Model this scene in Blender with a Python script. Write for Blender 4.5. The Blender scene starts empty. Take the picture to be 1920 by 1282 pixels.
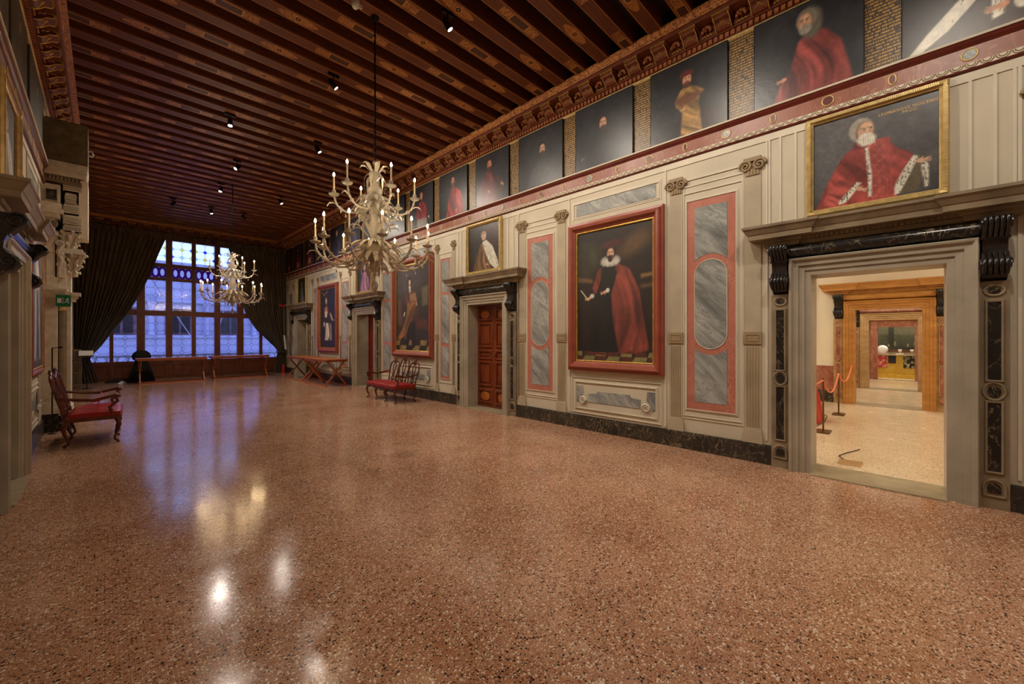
import bpy, bmesh, math, random
import numpy as np
from mathutils import Vector, Matrix
random.seed(7)
PI = math.pi
scene = bpy.context.scene
COL = scene.collection
H_CAM = 1.65
XR, XL, YE, YB = 6.06, -0.75, 21.28, -4.0      # right wall, left wall, window wall, back wall
ZC = 6.12                                       # underside of the beams

def lin(c):
    c = c / 255.0
    return c / 12.92 if c <= 0.04045 else ((c + 0.055) / 1.055) ** 2.4
def rgb(r, g, b): return (lin(r), lin(g), lin(b), 1.0)

# ---------------------------------------------------------------- tagging
def tag(o, label=None, cat=None, group=None, kind=None):
    if label: o['label'] = label
    if cat: o['category'] = cat
    if group: o['group'] = group
    if kind: o['kind'] = kind
    return o
def empty(name, loc, label=None, cat=None, group=None, kind=None):
    o = bpy.data.objects.new(name, None)
    o.empty_display_size = 0.2
    COL.objects.link(o); o.location = loc
    return tag(o, label, cat, group, kind)
def root_loc(o):
    v = Vector((0, 0, 0))
    while o is not None:
        v += o.location; o = o.parent
    return v
def copy_tree(o, parent=None):
    c = o.copy(); COL.objects.link(c); c.parent = parent
    for ch in list(o.children): copy_tree(ch, c)
    return c

# ---------------------------------------------------------------- wall sides: (u, z, depth) -> world
class Side:
    def __init__(s, kind, x0, sg): s.kind, s.x0, s.sg = kind, x0, sg
    def m(s, u, z, d):
        if s.kind == 'x': return (s.x0 + s.sg * d, u, z)
        return (u, s.x0 + s.sg * d, z)
R = Side('x', XR, -1); L = Side('x', XL, 1); E = Side('y', YE, -1)

# ---------------------------------------------------------------- mesh builder
class MB:
    def __init__(s): s.v = []; s.f = []; s.sm = []; s.mi = []; s.cur = 0
    def add(s, vs, fs, smooth=False):
        o = len(s.v); s.v += [tuple(p) for p in vs]
        for f in fs: s.f.append(tuple(o + i for i in f)); s.sm.append(smooth); s.mi.append(s.cur)
        return s
    def box(s, x0, x1, y0, y1, z0, z1):
        vs = [(x, y, z) for x in (x0, x1) for y in (y0, y1) for z in (z0, z1)]
        return s.add(vs, [(0, 1, 3, 2), (4, 6, 7, 5), (0, 4, 5, 1), (2, 3, 7, 6), (0, 2, 6, 4), (1, 5, 7, 3)])
    def obox(s, c, ax, ay, az, hx, hy, hz):
        c = Vector(c); vs = [c + ax * (hx * i) + ay * (hy * j) + az * (hz * k) for i in (-1, 1) for j in (-1, 1) for k in (-1, 1)]
        return s.add(vs, [(0, 1, 3, 2), (4, 6, 7, 5), (0, 4, 5, 1), (2, 3, 7, 6), (0, 2, 6, 4), (1, 5, 7, 3)])
    def bar(s, a, b, w, t, up=(0, 0, 1)):
        a, b = Vector(a), Vector(b); d = (b - a); l = d.length; d.normalize()
        up = Vector(up)
        if abs(d.dot(up)) > .98: up = Vector((1, 0, 0))
        n = d.cross(up).normalized(); m = n.cross(d).normalized()
        return s.obox((a + b) / 2, d, n, m, l / 2, w / 2, t / 2)
    def wbox(s, sd, u0, u1, z0, z1, d0, d1):
        vs = [sd.m(u, z, d) for u in (u0, u1) for z in (z0, z1) for d in (d0, d1)]
        return s.add(vs, [(0, 1, 3, 2), (4, 6, 7, 5), (0, 4, 5, 1), (2, 3, 7, 6), (0, 2, 6, 4), (1, 5, 7, 3)])
    def wprism(s, sd, prof, u0, u1, smooth=False):      # profile [(d, z)] along u
        n = len(prof)
        vs = [sd.m(u0, z, d) for d, z in prof] + [sd.m(u1, z, d) for d, z in prof]
        fs = [(i, (i + 1) % n, n + (i + 1) % n, n + i) for i in range(n)]
        s.add(vs, fs, smooth); return s.add(vs, [tuple(range(n)), tuple(range(2 * n - 1, n - 1, -1))])
    def vprism(s, sd, prof, z0, z1, smooth=False):      # profile [(u, d)] along z
        n = len(prof)
        vs = [sd.m(u, z0, d) for u, d in prof] + [sd.m(u, z1, d) for u, d in prof]
        fs = [(i, (i + 1) % n, n + (i + 1) % n, n + i) for i in range(n)]
        s.add(vs, fs, smooth); return s.add(vs, [tuple(range(n)), tuple(range(2 * n - 1, n - 1, -1))])
    def wplate(s, sd, pts, d0, d1):                     # polygon [(u, z)] extruded off the wall
        n = len(pts)
        vs = [sd.m(u, z, d0) for u, z in pts] + [sd.m(u, z, d1) for u, z in pts]
        return s.add(vs, [(i, (i + 1) % n, n + (i + 1) % n, n + i) for i in range(n)] + [tuple(range(n)), tuple(range(2 * n - 1, n - 1, -1))])
    def ring(s, sd, u0, u1, z0, z1, prof, openb=False): # mitred moulding round a rectangle; prof [(outward, depth)]
        n = len(prof); cs = []
        for (su, sz, u, z) in ((-1, -1, u0, z0), (-1, 1, u0, z1), (1, 1, u1, z1), (1, -1, u1, z0)):
            for o, d in prof:
                cs.append(sd.m(u + su * o, z + (0 if (openb and sz < 0) else sz * o), d))
        fs = []
        for k in range(3 if openb else 4):
            a, b = k * n, ((k + 1) % 4) * n
            for i in range(n - 1): fs.append((a + i, a + i + 1, b + i + 1, b + i))
        return s.add(cs, fs)
    def tube(s, pts, r, n=8, caps=True, smooth=True):
        P = [Vector(p) for p in pts]; m = len(P)
        if not hasattr(r, '__len__'): r = [r] * m
        d0 = (P[1] - P[0]).normalized()
        up = Vector((0, 0, 1)) if abs(d0.z) < .9 else Vector((1, 0, 0))
        nx = d0.cross(up).normalized(); vs = []
        for i in range(m):
            d = (P[min(i + 1, m - 1)] - P[max(i - 1, 0)])
            d = d.normalized() if d.length > 1e-9 else d0
            nx = (nx - d * nx.dot(d)); nx = nx.normalized() if nx.length > 1e-6 else d.orthogonal().normalized()
            ny = d.cross(nx)
            for k in range(n):
                a = 2 * PI * k / n; vs.append(P[i] + (nx * math.cos(a) + ny * math.sin(a)) * r[i])
        fs = [(i * n + k, i * n + (k + 1) % n, (i + 1) * n + (k + 1) % n, (i + 1) * n + k) for i in range(m - 1) for k in range(n)]
        s.add(vs, fs, smooth)
        if caps: s.add(vs[:n], [tuple(range(n))[::-1]]); s.add(vs[-n:], [tuple(range(n))])
        return s
    def lathe(s, c, prof, n=20, smooth=True, scal=0, ns=8):   # prof [(r, z)] about vertical axis at c
        c = Vector(c); vs = []
        for r, z in prof:
            for k in range(n):
                a = 2 * PI * k / n; q = r * (1 + scal * math.cos(a * ns))
                vs.append(c + Vector((q * math.cos(a), q * math.sin(a), z)))
        m = len(prof)
        fs = [(i * n + k, i * n + (k + 1) % n, (i + 1) * n + (k + 1) % n, (i + 1) * n + k) for i in range(m - 1) for k in range(n)]
        s.add(vs, fs, smooth)
        if prof[0][0] > .002: s.add(vs[:n], [tuple(range(n))[::-1]])
        if prof[-1][0] > .002: s.add(vs[-n:], [tuple(range(n))])
        return s
    def ball(s, c, rx, ry=None, rz=None, n=12, m=8):
        ry = ry or rx; rz = rz or rx; c = Vector(c)
        vs = [c + Vector((0, 0, -rz))]
        for j in range(1, m):
            t = -PI / 2 + PI * j / m
            for k in range(n):
                a = 2 * PI * k / n; vs.append(c + Vector((rx * math.cos(t) * math.cos(a), ry * math.cos(t) * math.sin(a), rz * math.sin(t))))
        vs.append(c + Vector((0, 0, rz))); fs = []
        for k in range(n): fs.append((0, 1 + (k + 1) % n, 1 + k)); fs.append((len(vs) - 1, 1 + (m - 2) * n + k, 1 + (m - 2) * n + (k + 1) % n))
        for j in range(m - 2):
            for k in range(n): fs.append((1 + j * n + k, 1 + j * n + (k + 1) % n, 1 + (j + 1) * n + (k + 1) % n, 1 + (j + 1) * n + k))
        return s.add(vs, fs, True)
    def grid(s, fn, nu, nv, smooth=True, thick=None):
        vs = [fn(i / nu, j / nv) for j in range(nv + 1) for i in range(nu + 1)]
        fs = [(j * (nu + 1) + i, j * (nu + 1) + i + 1, (j + 1) * (nu + 1) + i + 1, (j + 1) * (nu + 1) + i) for j in range(nv) for i in range(nu)]
        return s.add(vs, fs, smooth)
    def build(s, name, mat, parent=None, local=False, fix=True):
        me = bpy.data.meshes.new(name)
        off = Vector((0, 0, 0)) if (local or parent is None) else root_loc(parent)
        vs = [(p[0] - off.x, p[1] - off.y, p[2] - off.z) for p in s.v]
        me.from_pydata(vs, [], s.f)
        me.polygons.foreach_set('use_smooth', s.sm)
        for m_ in (mat if isinstance(mat, (list, tuple)) else [mat]): me.materials.append(m_)
        if any(s.mi): me.polygons.foreach_set('material_index', s.mi)
        if fix:
            bm = bmesh.new(); bm.from_mesh(me); bmesh.ops.recalc_face_normals(bm, faces=bm.faces); bm.to_mesh(me); bm.free()
        me.update()
        o = bpy.data.objects.new(name, me); COL.objects.link(o)
        if parent: o.parent = parent
        return o

# ---------------------------------------------------------------- materials
class NT:
    def __init__(s, name):
        s.mat = bpy.data.materials.new(name); s.mat.use_nodes = True
        s.t = s.mat.node_tree; s.b = s.t.nodes['Principled BSDF']; s.out = s.t.nodes['Material Output']
    def n(s, typ, **k):
        nd = s.t.nodes.new(typ)
        for a, b in k.items():
            if a.startswith('i_'): nd.inputs[int(a[2:]) if a[2:].isdigit() else a[2:]].default_value = b
            else: setattr(nd, a, b)
        return nd
    def l(s, a, b): s.t.links.new(a, b)
    def math(s, op, a, b=None, c=None, clamp=False):
        nd = s.n('ShaderNodeMath', operation=op, use_clamp=clamp)
        for i, x in enumerate((a, b, c)):
            if x is None: continue
            if isinstance(x, (int, float)): nd.inputs[i].default_value = x
            else: s.l(x, nd.inputs[i])
        return nd.outputs[0]
    def mix(s, fac, a, b, mode='MIX'):
        nd = s.n('ShaderNodeMix', data_type='RGBA', blend_type=mode)
        for i, x in ((0, fac), (6, a), (7, b)):
            if isinstance(x, (int, float, tuple)): nd.inputs[i].default_value = x
            else: s.l(x, nd.inputs[i])
        return nd.outputs[2]
    def coord(s, scale=(1, 1, 1), kind='Object', rot=(0, 0, 0)):
        tc = s.n('ShaderNodeTexCoord'); mp = s.n('ShaderNodeMapping')
        mp.inputs['Scale'].default_value = scale; mp.inputs['Rotation'].default_value = rot
        s.l(tc.outputs[kind], mp.inputs[0]); return mp.outputs[0]
    def noise(s, vec, scale, detail=4, rough=.55, dist=0):
        nd = s.n('ShaderNodeTexNoise'); s.l(vec, nd.inputs['Vector'])
        nd.inputs['Scale'].default_value = scale; nd.inputs['Detail'].default_value = detail
        nd.inputs['Roughness'].default_value = rough; nd.inputs['Distortion'].default_value = dist
        return nd.outputs[0]
    def ramp(s, fac, stops, mode='LINEAR'):
        nd = s.n('ShaderNodeValToRGB'); cr = nd.color_ramp; cr.interpolation = mode
        while len(cr.elements) < len(stops): cr.elements.new(.5)
        for e, (p, c) in zip(cr.elements, stops): e.position = p; e.color = c
        s.l(fac, nd.inputs[0]); return nd.outputs[0]
    def bump(s, h, st=.2, dist=.01):
        nd = s.n('ShaderNodeBump'); nd.inputs['Strength'].default_value = st; nd.inputs['Distance'].default_value = dist
        s.l(h, nd.inputs['Height']); s.l(nd.outputs[0], s.b.inputs['Normal'])
    def col(s, x):
        if isinstance(x, tuple): s.b.inputs['Base Color'].default_value = x
        else: s.l(x, s.b.inputs['Base Color'])
    def r(s, rough, metal=0, spec=.5):
        s.b.inputs['Roughness'].default_value = rough; s.b.inputs['Metallic'].default_value = metal
        s.b.inputs['Specular IOR Level'].default_value = spec; return s

def m_plain(name, c, rough=.6, metal=0, var=.12, scale=6, spec=.5, bump=0):
    t = NT(name); v = t.coord(); n = t.noise(v, scale)
    d = tuple(max(0, x * (1 - var * 1.6)) for x in c[:3]) + (1,); e = tuple(min(1, x * (1 + var)) for x in c[:3]) + (1,)
    t.col(t.ramp(n, [(.3, d), (.7, e)])); t.r(rough, metal, spec)
    if bump: t.bump(t.noise(v, scale * 8), bump)
    return t.mat
def m_streak(name, base, vein, dark, rough=.4):
    t = NT(name); v = t.coord(rot=(-.75, 0, 0)); mp = t.n('ShaderNodeMapping'); mp.inputs['Scale'].default_value = (1, .42, 2.0); t.l(v, mp.inputs[0]); v = mp.outputs[0]
    n1 = t.noise(v, 2.6, 6, .65, .5); body = t.ramp(n1, [(.32, dark), (.5, base), (.72, vein)])
    n2 = t.noise(v, 5.5, 5, .6, .7); a = t.math('ABSOLUTE', t.math('SUBTRACT', n2, .5)); vm = t.math('SUBTRACT', 1.0, t.math('DIVIDE', a, .035, clamp=True))
    t.col(t.mix(t.math('MULTIPLY', vm, .6), body, dark)); t.r(rough, 0, .4); return t.mat
def m_marble(name, base, vein, dark, scale=2.2, rough=.3, rot=(.4, .3, .6), width=.06, spec=.5):
    t = NT(name); v = t.coord(rot=rot, scale=(1, 1, .6))
    n1 = t.noise(v, scale, 6, .6, 1.2); body = t.ramp(n1, [(.3, dark), (.65, base)])
    n2 = t.noise(v, scale * 1.7, 5, .55, 1.8)
    a = t.math('ABSOLUTE', t.math('SUBTRACT', n2, .5)); vm = t.math('SUBTRACT', 1.0, t.math('DIVIDE', a, width, clamp=True))
    n3 = t.noise(v, scale * .8, 3); vm = t.math('MULTIPLY', vm, t.math('MULTIPLY', t.math('SUBTRACT', n3, .35, clamp=True), 3.0, clamp=True))
    t.col(t.mix(vm, body, vein)); t.r(rough, 0, spec); return t.mat
def m_wood(name, c1, c2, rough=.35, scale=(3, 30, 30), spec=.5):
    t = NT(name); v = t.coord(scale=scale); n = t.noise(v, 1.0, 5, .6, .6)
    t.col(t.ramp(n, [(.3, c1), (.7, c2)])); t.r(rough, 0, spec); return t.mat

M = {}
def make_materials():
    # terrazzo
    def terrazzo(name, base1, base2, light, dark, red, rough0=.15, rough1=.3, sc=1.0):
        t = NT(name); v = t.coord()
        big = t.noise(v, .9, 4, .6); base = t.ramp(big, [(.35, base1), (.65, base2)])
        mid = t.noise(v, 7, 3, .6); base = t.mix(t.math('MULTIPLY', mid, .35), base, base2)
        col = base
        warp = t.noise(v, 30, 2)
        for scl, thr, plan in ((58 * sc, .34, ((.0, .14, dark), (.15, .26, red), (.80, 1.01, light))), (112 * sc, .33, ((.0, .14, dark), (.16, .32, red), (.78, 1.01, light)))):
            vo = t.n('ShaderNodeTexVoronoi', voronoi_dimensions='2D'); t.l(v, vo.inputs['Vector']); vo.inputs['Scale'].default_value = scl
            sep = t.n('ShaderNodeSeparateColor'); t.l(vo.outputs['Color'], sep.inputs[0])
            dd = t.math('ADD', vo.outputs['Distance'], t.math('MULTIPLY', t.math('SUBTRACT', warp, .5), .5))
            thr_v = t.math('MULTIPLY', t.math('ADD', sep.outputs[1], .45), thr)
            inside = t.math('LESS_THAN', dd, thr_v)
            for a, b, c in plan:
                m_ = t.math('MULTIPLY', t.math('MULTIPLY', t.math('GREATER_THAN', sep.outputs[0], a), t.math('LESS_THAN', sep.outputs[0], b)), inside)
                col = t.mix(m_, col, c)
        t.col(col)
        rn = t.noise(v, 3.0, 4, .65)
        rr = t.n('ShaderNodeMapRange'); t.l(rn, rr.inputs[0]); rr.inputs[1].default_value = .3; rr.inputs[2].default_value = .7
        rr.inputs[3].default_value = rough0; rr.inputs[4].default_value = rough1
        t.l(rr.outputs[0], t.b.inputs['Roughness']); t.b.inputs['Specular IOR Level'].default_value = .55
        t.bump(t.noise(v, 1.6, 2), .12, .006)
        return t.mat
    M['floor'] = terrazzo('terrazzo_red', rgb(158, 108, 77), rgb(188, 140, 110), rgb(222, 200, 176), rgb(40, 30, 24), rgb(118, 68, 42), .09, .2)
    M['floor2'] = terrazzo('terrazzo_pale', rgb(214, 190, 152), rgb(226, 204, 170), rgb(240, 228, 205), rgb(150, 120, 90), rgb(196, 160, 120), .14, .28)
    M['wall'] = m_plain('cream_plaster', rgb(198, 187, 166), .65, var=.07, scale=1.6)
    M['wall_tan'] = m_plain('tan_paint', rgb(150, 128, 96), .65, var=.1, scale=3)
    M['wall_lt'] = m_plain('pale_paint', rgb(208, 198, 178), .6, var=.06, scale=2)
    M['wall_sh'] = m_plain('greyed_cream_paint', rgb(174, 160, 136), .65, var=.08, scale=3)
    M['white'] = m_plain('white_plaster', rgb(226, 214, 190), .7, var=.03, scale=2)
    M['pink'] = m_marble('pink_marble', rgb(182, 116, 98), rgb(196, 138, 118), rgb(166, 98, 82), 3, .4, width=.04)
    M['grey'] = m_streak('grey_veined_marble', rgb(146, 147, 143), rgb(192, 191, 184), rgb(98, 101, 100))
    M['black'] = m_marble('black_veined_marble', rgb(40, 36, 33), rgb(150, 132, 104), rgb(24, 22, 22), 3.2, .22, width=.022)
    M['blackgreen'] = m_marble('dark_baseboard_marble', rgb(58, 52, 46), rgb(150, 132, 100), rgb(38, 34, 32), 4, .3, width=.03)
    M['console'] = m_plain('carved_black_stone', rgb(38, 32, 30), .25, var=.3, scale=14)
    M['istria'] = m_plain('istrian_stone', rgb(166, 156, 138), .4, var=.14, scale=2.4)
    M['istria_d'] = m_plain('weathered_stone', rgb(136, 120, 96), .55, var=.2, scale=4)
    M['stone_blk'] = m_plain('rough_grey_brown_stone', rgb(112, 98, 76), .8, var=.25, scale=7, bump=.3)
    M['stone_white'] = m_plain('carved_white_stone', rgb(214, 204, 184), .55, var=.12, scale=9)
    M['thresh'] = m_plain('worn_threshold_stone', rgb(160, 146, 116), .35, var=.16, scale=5)
    M['redframe'] = m_plain('red_painted_frame', rgb(148, 74, 56), .35, var=.12, scale=5)
    M['redlite'] = m_plain('pink_red_frame', rgb(172, 104, 86), .4, var=.1, scale=5)
    M['gold'] = m_plain('gilt_wood', rgb(214, 172, 88), .34, .7, var=.2, scale=16)
    M['goldp'] = m_plain('pale_gilt_wood', rgb(206, 178, 116), .4, .25, var=.15, scale=16)
    M['goldpaint'] = m_plain('gold_paint', rgb(206, 164, 92), .45, .2, var=.2, scale=20)
    M['band'] = m_marble('red_band_marble', rgb(146, 88, 68), rgb(170, 116, 94), rgb(124, 68, 52), 3, .4, width=.03)
    M['darkred'] = m_plain('dark_red_moulding', rgb(98, 34, 24), .4, var=.2, scale=6)
    M['leatherred'] = m_plain('red_leather', rgb(150, 22, 26), .36, var=.12, scale=7)
    M['walnut'] = m_wood('polished_walnut', rgb(58, 24, 14), rgb(112, 54, 28), .24, (6, 6, 20))
    M['tablewood'] = m_wood('orange_brown_table_wood', rgb(150, 82, 40), rgb(186, 110, 58), .4, (3, 3, 30))
    M['doorwood'] = m_wood('reddish_door_wood', rgb(84, 32, 14), rgb(134, 62, 28), .3, (14, 14, 2.5))
    M['doorwoodl'] = m_wood('lighter_door_wood', rgb(140, 72, 30), rgb(182, 104, 46), .3, (14, 14, 4))
    M['doorred'] = m_wood('deep_red_door', rgb(84, 18, 12), rgb(122, 32, 22), .3, (14, 14, 2.5))
    M['winwood'] = m_wood('brown_window_wood', rgb(88, 44, 30), rgb(126, 68, 46), .4, (10, 10, 2.5))
    M['lead'] = m_plain('lead_came', rgb(58, 58, 66), .5, .3)
    M['metal'] = m_plain('dark_metal', rgb(40, 36, 34), .4, .8)
    M['brass'] = m_plain('bronze_metal', rgb(120, 92, 60), .35, .9)
    M['whitep'] = m_plain('white_plastic', rgb(225, 225, 222), .4, var=.02)
    M['radiator'] = m_plain('cream_radiator_enamel', rgb(120, 104, 82), .45, var=.05)
    M['red'] = m_plain('bright_red_enamel', rgb(190, 36, 26), .4, var=.05)
    M['orange'] = m_plain('orange_red_silk_cord', rgb(226, 84, 36), .5, var=.1)
    M['rope'] = m_plain('pink_orange_rope', rgb(230, 128, 84), .6, var=.1)
    M['green'] = m_plain('exit_sign_green', rgb(0, 110, 62), .4, var=.02)
    M['blackcloth'] = m_plain('black_cloth', rgb(16, 14, 16), .9, var=.3)
    M['candle'] = m_plain('ivory_candle_tube', rgb(240, 226, 196), .5, var=.03)
    M['travert'] = m_wood('honey_coloured_marble', rgb(168, 112, 50), rgb(200, 146, 78), .35, (3, 3, 8))
    M['travert2'] = m_wood('sandy_marble', rgb(158, 122, 78), rgb(190, 154, 106), .35, (3, 3, 8))
    M['rosso'] = m_marble('mottled_red_marble', rgb(160, 96, 74), rgb(200, 150, 120), rgb(120, 62, 48), 9, .35, width=.1)
    M['courtstone'] = m_plain('courtyard_stone', rgb(186, 180, 200), .8, var=.12, scale=1.2)
    M['courtdark'] = m_plain('courtyard_dark_brick', rgb(126, 92, 98), .8, var=.3, scale=2)
    M['courtglass'] = m_plain('dark_window_panes', rgb(30, 34, 44), .2, var=.2)
    M['yellow'] = m_marble('yellow_silk_damask', rgb(196, 158, 50), rgb(214, 182, 84), rgb(180, 140, 40), 6, .5, width=.08)
    # curtain
    t = NT('dark_brown_velvet'); v = t.coord(scale=(1, 1, .15)); t.col(t.ramp(t.noise(v, 9, 3), [(.3, rgb(62, 48, 36)), (.7, rgb(96, 78, 58))])); t.r(.85)
    t.b.inputs['Sheen Weight'].default_value = .25; t.b.inputs['Sheen Roughness'].default_value = .4
    M['curtain'] = t.mat
    # glass
    t = NT('clear_blown_glass'); t.col(rgb(250, 246, 236)); t.r(.12, 0, .6)
    t.b.inputs['Transmission Weight'].default_value = .58; t.b.inputs['IOR'].default_value = 1.45
    t.b.inputs['Subsurface Weight'].default_value = 0.0
    M['glass'] = t.mat
    t = NT('amber_blown_glass'); t.col(rgb(244, 230, 204)); t.r(.12, 0, .6)
    t.b.inputs['Transmission Weight'].default_value = .58
    M['amber'] = t.mat
    # window pane: mostly clear with a faint gloss
    def pane(name, c, tr=.9):
        t = NT(name); tb = t.n('ShaderNodeBsdfTransparent'); tb.inputs[0].default_value = c
        gl = t.n('ShaderNodeBsdfGlossy'); gl.inputs['Roughness'].default_value = .08
        fr = t.n('ShaderNodeFresnel'); fr.inputs[0].default_value = 1.45
        ms = t.n('ShaderNodeMixShader'); t.l(fr.outputs[0], ms.inputs[0]); t.l(tb.outputs[0], ms.inputs[1]); t.l(gl.outputs[0], ms.inputs[2])
        t.l(ms.outputs[0], t.out.inputs[0]); return t.mat
    M['pane'] = pane('window_glass', (.92, .95, 1, 1))
    for nm, c in (('y', (.9, .75, .2, 1)), ('b', (.15, .2, .8, 1)), ('p', (.5, .15, .5, 1)), ('v', (.30, .10, .34, 1)), ('g', (.3, .8, .6, 1)), ('c', (.5, .75, .95, 1))):
        M['st_' + nm] = pane('stained_glass_' + nm, c)
    M['purple'] = m_plain('purple_painted_panel', rgb(70, 22, 62), .5)
    # emitters
    def emit(name, c, st):
        t = NT(name); e = t.n('ShaderNodeEmission'); e.inputs[0].default_value = c; e.inputs[1].default_value = st
        t.l(e.outputs[0], t.out.inputs[0]); return t.mat
    M['flame'] = emit('lit_bulb', (1, .70, .36, 1), 260)
    M['lens'] = emit('lit_spot_lens', (1, .94, .84, 1), 30)
    # painted canvas: colour from the vertex attribute
    for nm, ro in (('canvas', .36), ('canvas_m', .55)):
        t = NT('oil_' + nm); a = t.n('ShaderNodeAttribute', attribute_name='paint'); t.col(a.outputs['Color'])
        t.r(ro, 0, .5); v = t.coord(); t.bump(t.noise(v, 14, 5, .7), .35, .004)
        M[nm] = t.mat
    # gold lettered dark panel: rows of small gilt strokes
    t = NT('gilt_lettered_canvas'); v = t.coord()
    sp = t.n('ShaderNodeSeparateXYZ'); t.l(v, sp.inputs[0])
    row = t.math('LESS_THAN', t.math('FRACT', t.math('MULTIPLY', sp.outputs[2], 27.0)), .55)
    rid = t.math('FLOOR', t.math('MULTIPLY', sp.outputs[2], 27.0))
    cb = t.n('ShaderNodeCombineXYZ'); t.l(t.math('MULTIPLY', sp.outputs[1], 70.0), cb.inputs[0]); t.l(t.math('MULTIPLY', rid, 7.3), cb.inputs[1])
    nz = t.noise(cb.outputs[0], 1.0, 2, .7); let = t.math('GREATER_THAN', nz, .47)
    t.col(t.mix(t.math('MULTIPLY', row, let), t.ramp(t.noise(v, 5), [(.3, rgb(46, 36, 26)), (.7, rgb(66, 52, 38))]), rgb(168, 128, 62)))
    t.r(.4); M['lettered'] = t.mat
    # beams
    def beam(name, typ):
        t = NT(name); v = t.coord(); sp = t.n('ShaderNodeSeparateXYZ'); t.l(v, sp.inputs[0])
        X, Y = sp.outputs[0], sp.outputs[1]; ay = t.math('ABSOLUTE', Y)
        wv = t.coord(scale=(1.2, 14, 14)); wood = t.ramp(t.noise(wv, 2.2, 5, .6), [(.3, rgb(78, 38, 18)), (.7, rgb(116, 60, 30))])
        col = wood
        p = 1.48; x0 = 3.40 if typ == 0 else 4.15
        xx = t.math('MULTIPLY', t.math('SUBTRACT', t.math('FRACT', t.math('ADD', t.math('DIVIDE', t.math('SUBTRACT', X, x0), p), 10.5)), .5), p)
        ax = t.math('ABSOLUTE', xx)
        inb = t.math('LESS_THAN', ay, .098)
        gold = rgb(196, 136, 68); deep = rgb(48, 26, 20)
        edge = t.math('MULTIPLY', t.math('GREATER_THAN', ay, .084), t.math('LESS_THAN', ay, .092))
        n1 = t.noise(v, 34, 3, .6, 1.5)
        scr = t.math('LESS_THAN', t.math('ABSOLUTE', t.math('SUBTRACT', n1, .5)), .05)
        if typ == 0:
            e = t.math('ADD', t.math('POWER', t.math('DIVIDE', xx, .26), 2.0), t.math('POWER', t.math('DIVIDE', Y, .075), 2.0))
            reg = t.math('LESS_THAN', e, 1.0)
            col = t.mix(reg, col, rgb(126, 66, 32)); col = t.mix(t.math('MULTIPLY', reg, scr), col, gold)
            d = t.math('SQRT', t.math('ADD', t.math('POWER', xx, 2.0), t.math('POWER', Y, 2.0)))
            col = t.mix(t.math('LESS_THAN', d, .05), col, gold); col = t.mix(t.math('LESS_THAN', d, .038), col, deep); col = t.mix(t.math('LESS_THAN', d, .012), col, gold)
        else:
            oc = t.math('ADD', t.math('MULTIPLY', t.math('SUBTRACT', ax, .11), 1.0), t.math('SUBTRACT', ay, .03))
            inner = t.math('MULTIPLY', t.math('LESS_THAN', ax, .15), t.math('LESS_THAN', ay, .058))
            outl = t.math('MULTIPLY', t.math('LESS_THAN', ax, .165), t.math('LESS_THAN', ay, .068))
            reg = t.math('MULTIPLY', t.math('MULTIPLY', t.math('GREATER_THAN', ax, .165), t.math('LESS_THAN', ax, .36)), t.math('LESS_THAN', ay, .065))
            col = t.mix(t.math('MULTIPLY', reg, scr), col, gold); col = t.mix(outl, col, gold); col = t.mix(inner, col, deep)
            col = t.mix(t.math('MULTIPLY', inner, t.math('MULTIPLY', scr, .5)), col, rgb(120, 70, 36))
        col = t.mix(t.math('MULTIPLY', edge, .7), col, gold)
        t.col(col); t.r(.45, 0, .4); return t.mat
    M['beamA'] = beam('painted_beam_rosettes', 0); M['beamB'] = beam('painted_beam_cartouches', 1)
    M['ceilboard'] = m_wood('dark_ceiling_boards', rgb(34, 16, 10), rgb(52, 26, 16), .6, (2, 20, 20))
    M['cornwood'] = m_wood('reddish_cornice_wood', rgb(122, 66, 34), rgb(168, 98, 52), .4, (2, 2, 14))
    M['cornred'] = m_plain('painted_red_brown', rgb(112, 54, 30), .5, var=.2, scale=10)
    t = NT('carved_gilded_moulding'); v = t.coord(); n = t.noise(v, 26, 3, .6, 1.0)
    t.col(t.ramp(n, [(.42, rgb(124, 66, 30)), (.55, rgb(196, 132, 66))])); t.r(.45); t.bump(n, .6, .02); M['carved'] = t.mat
make_materials()
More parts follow.
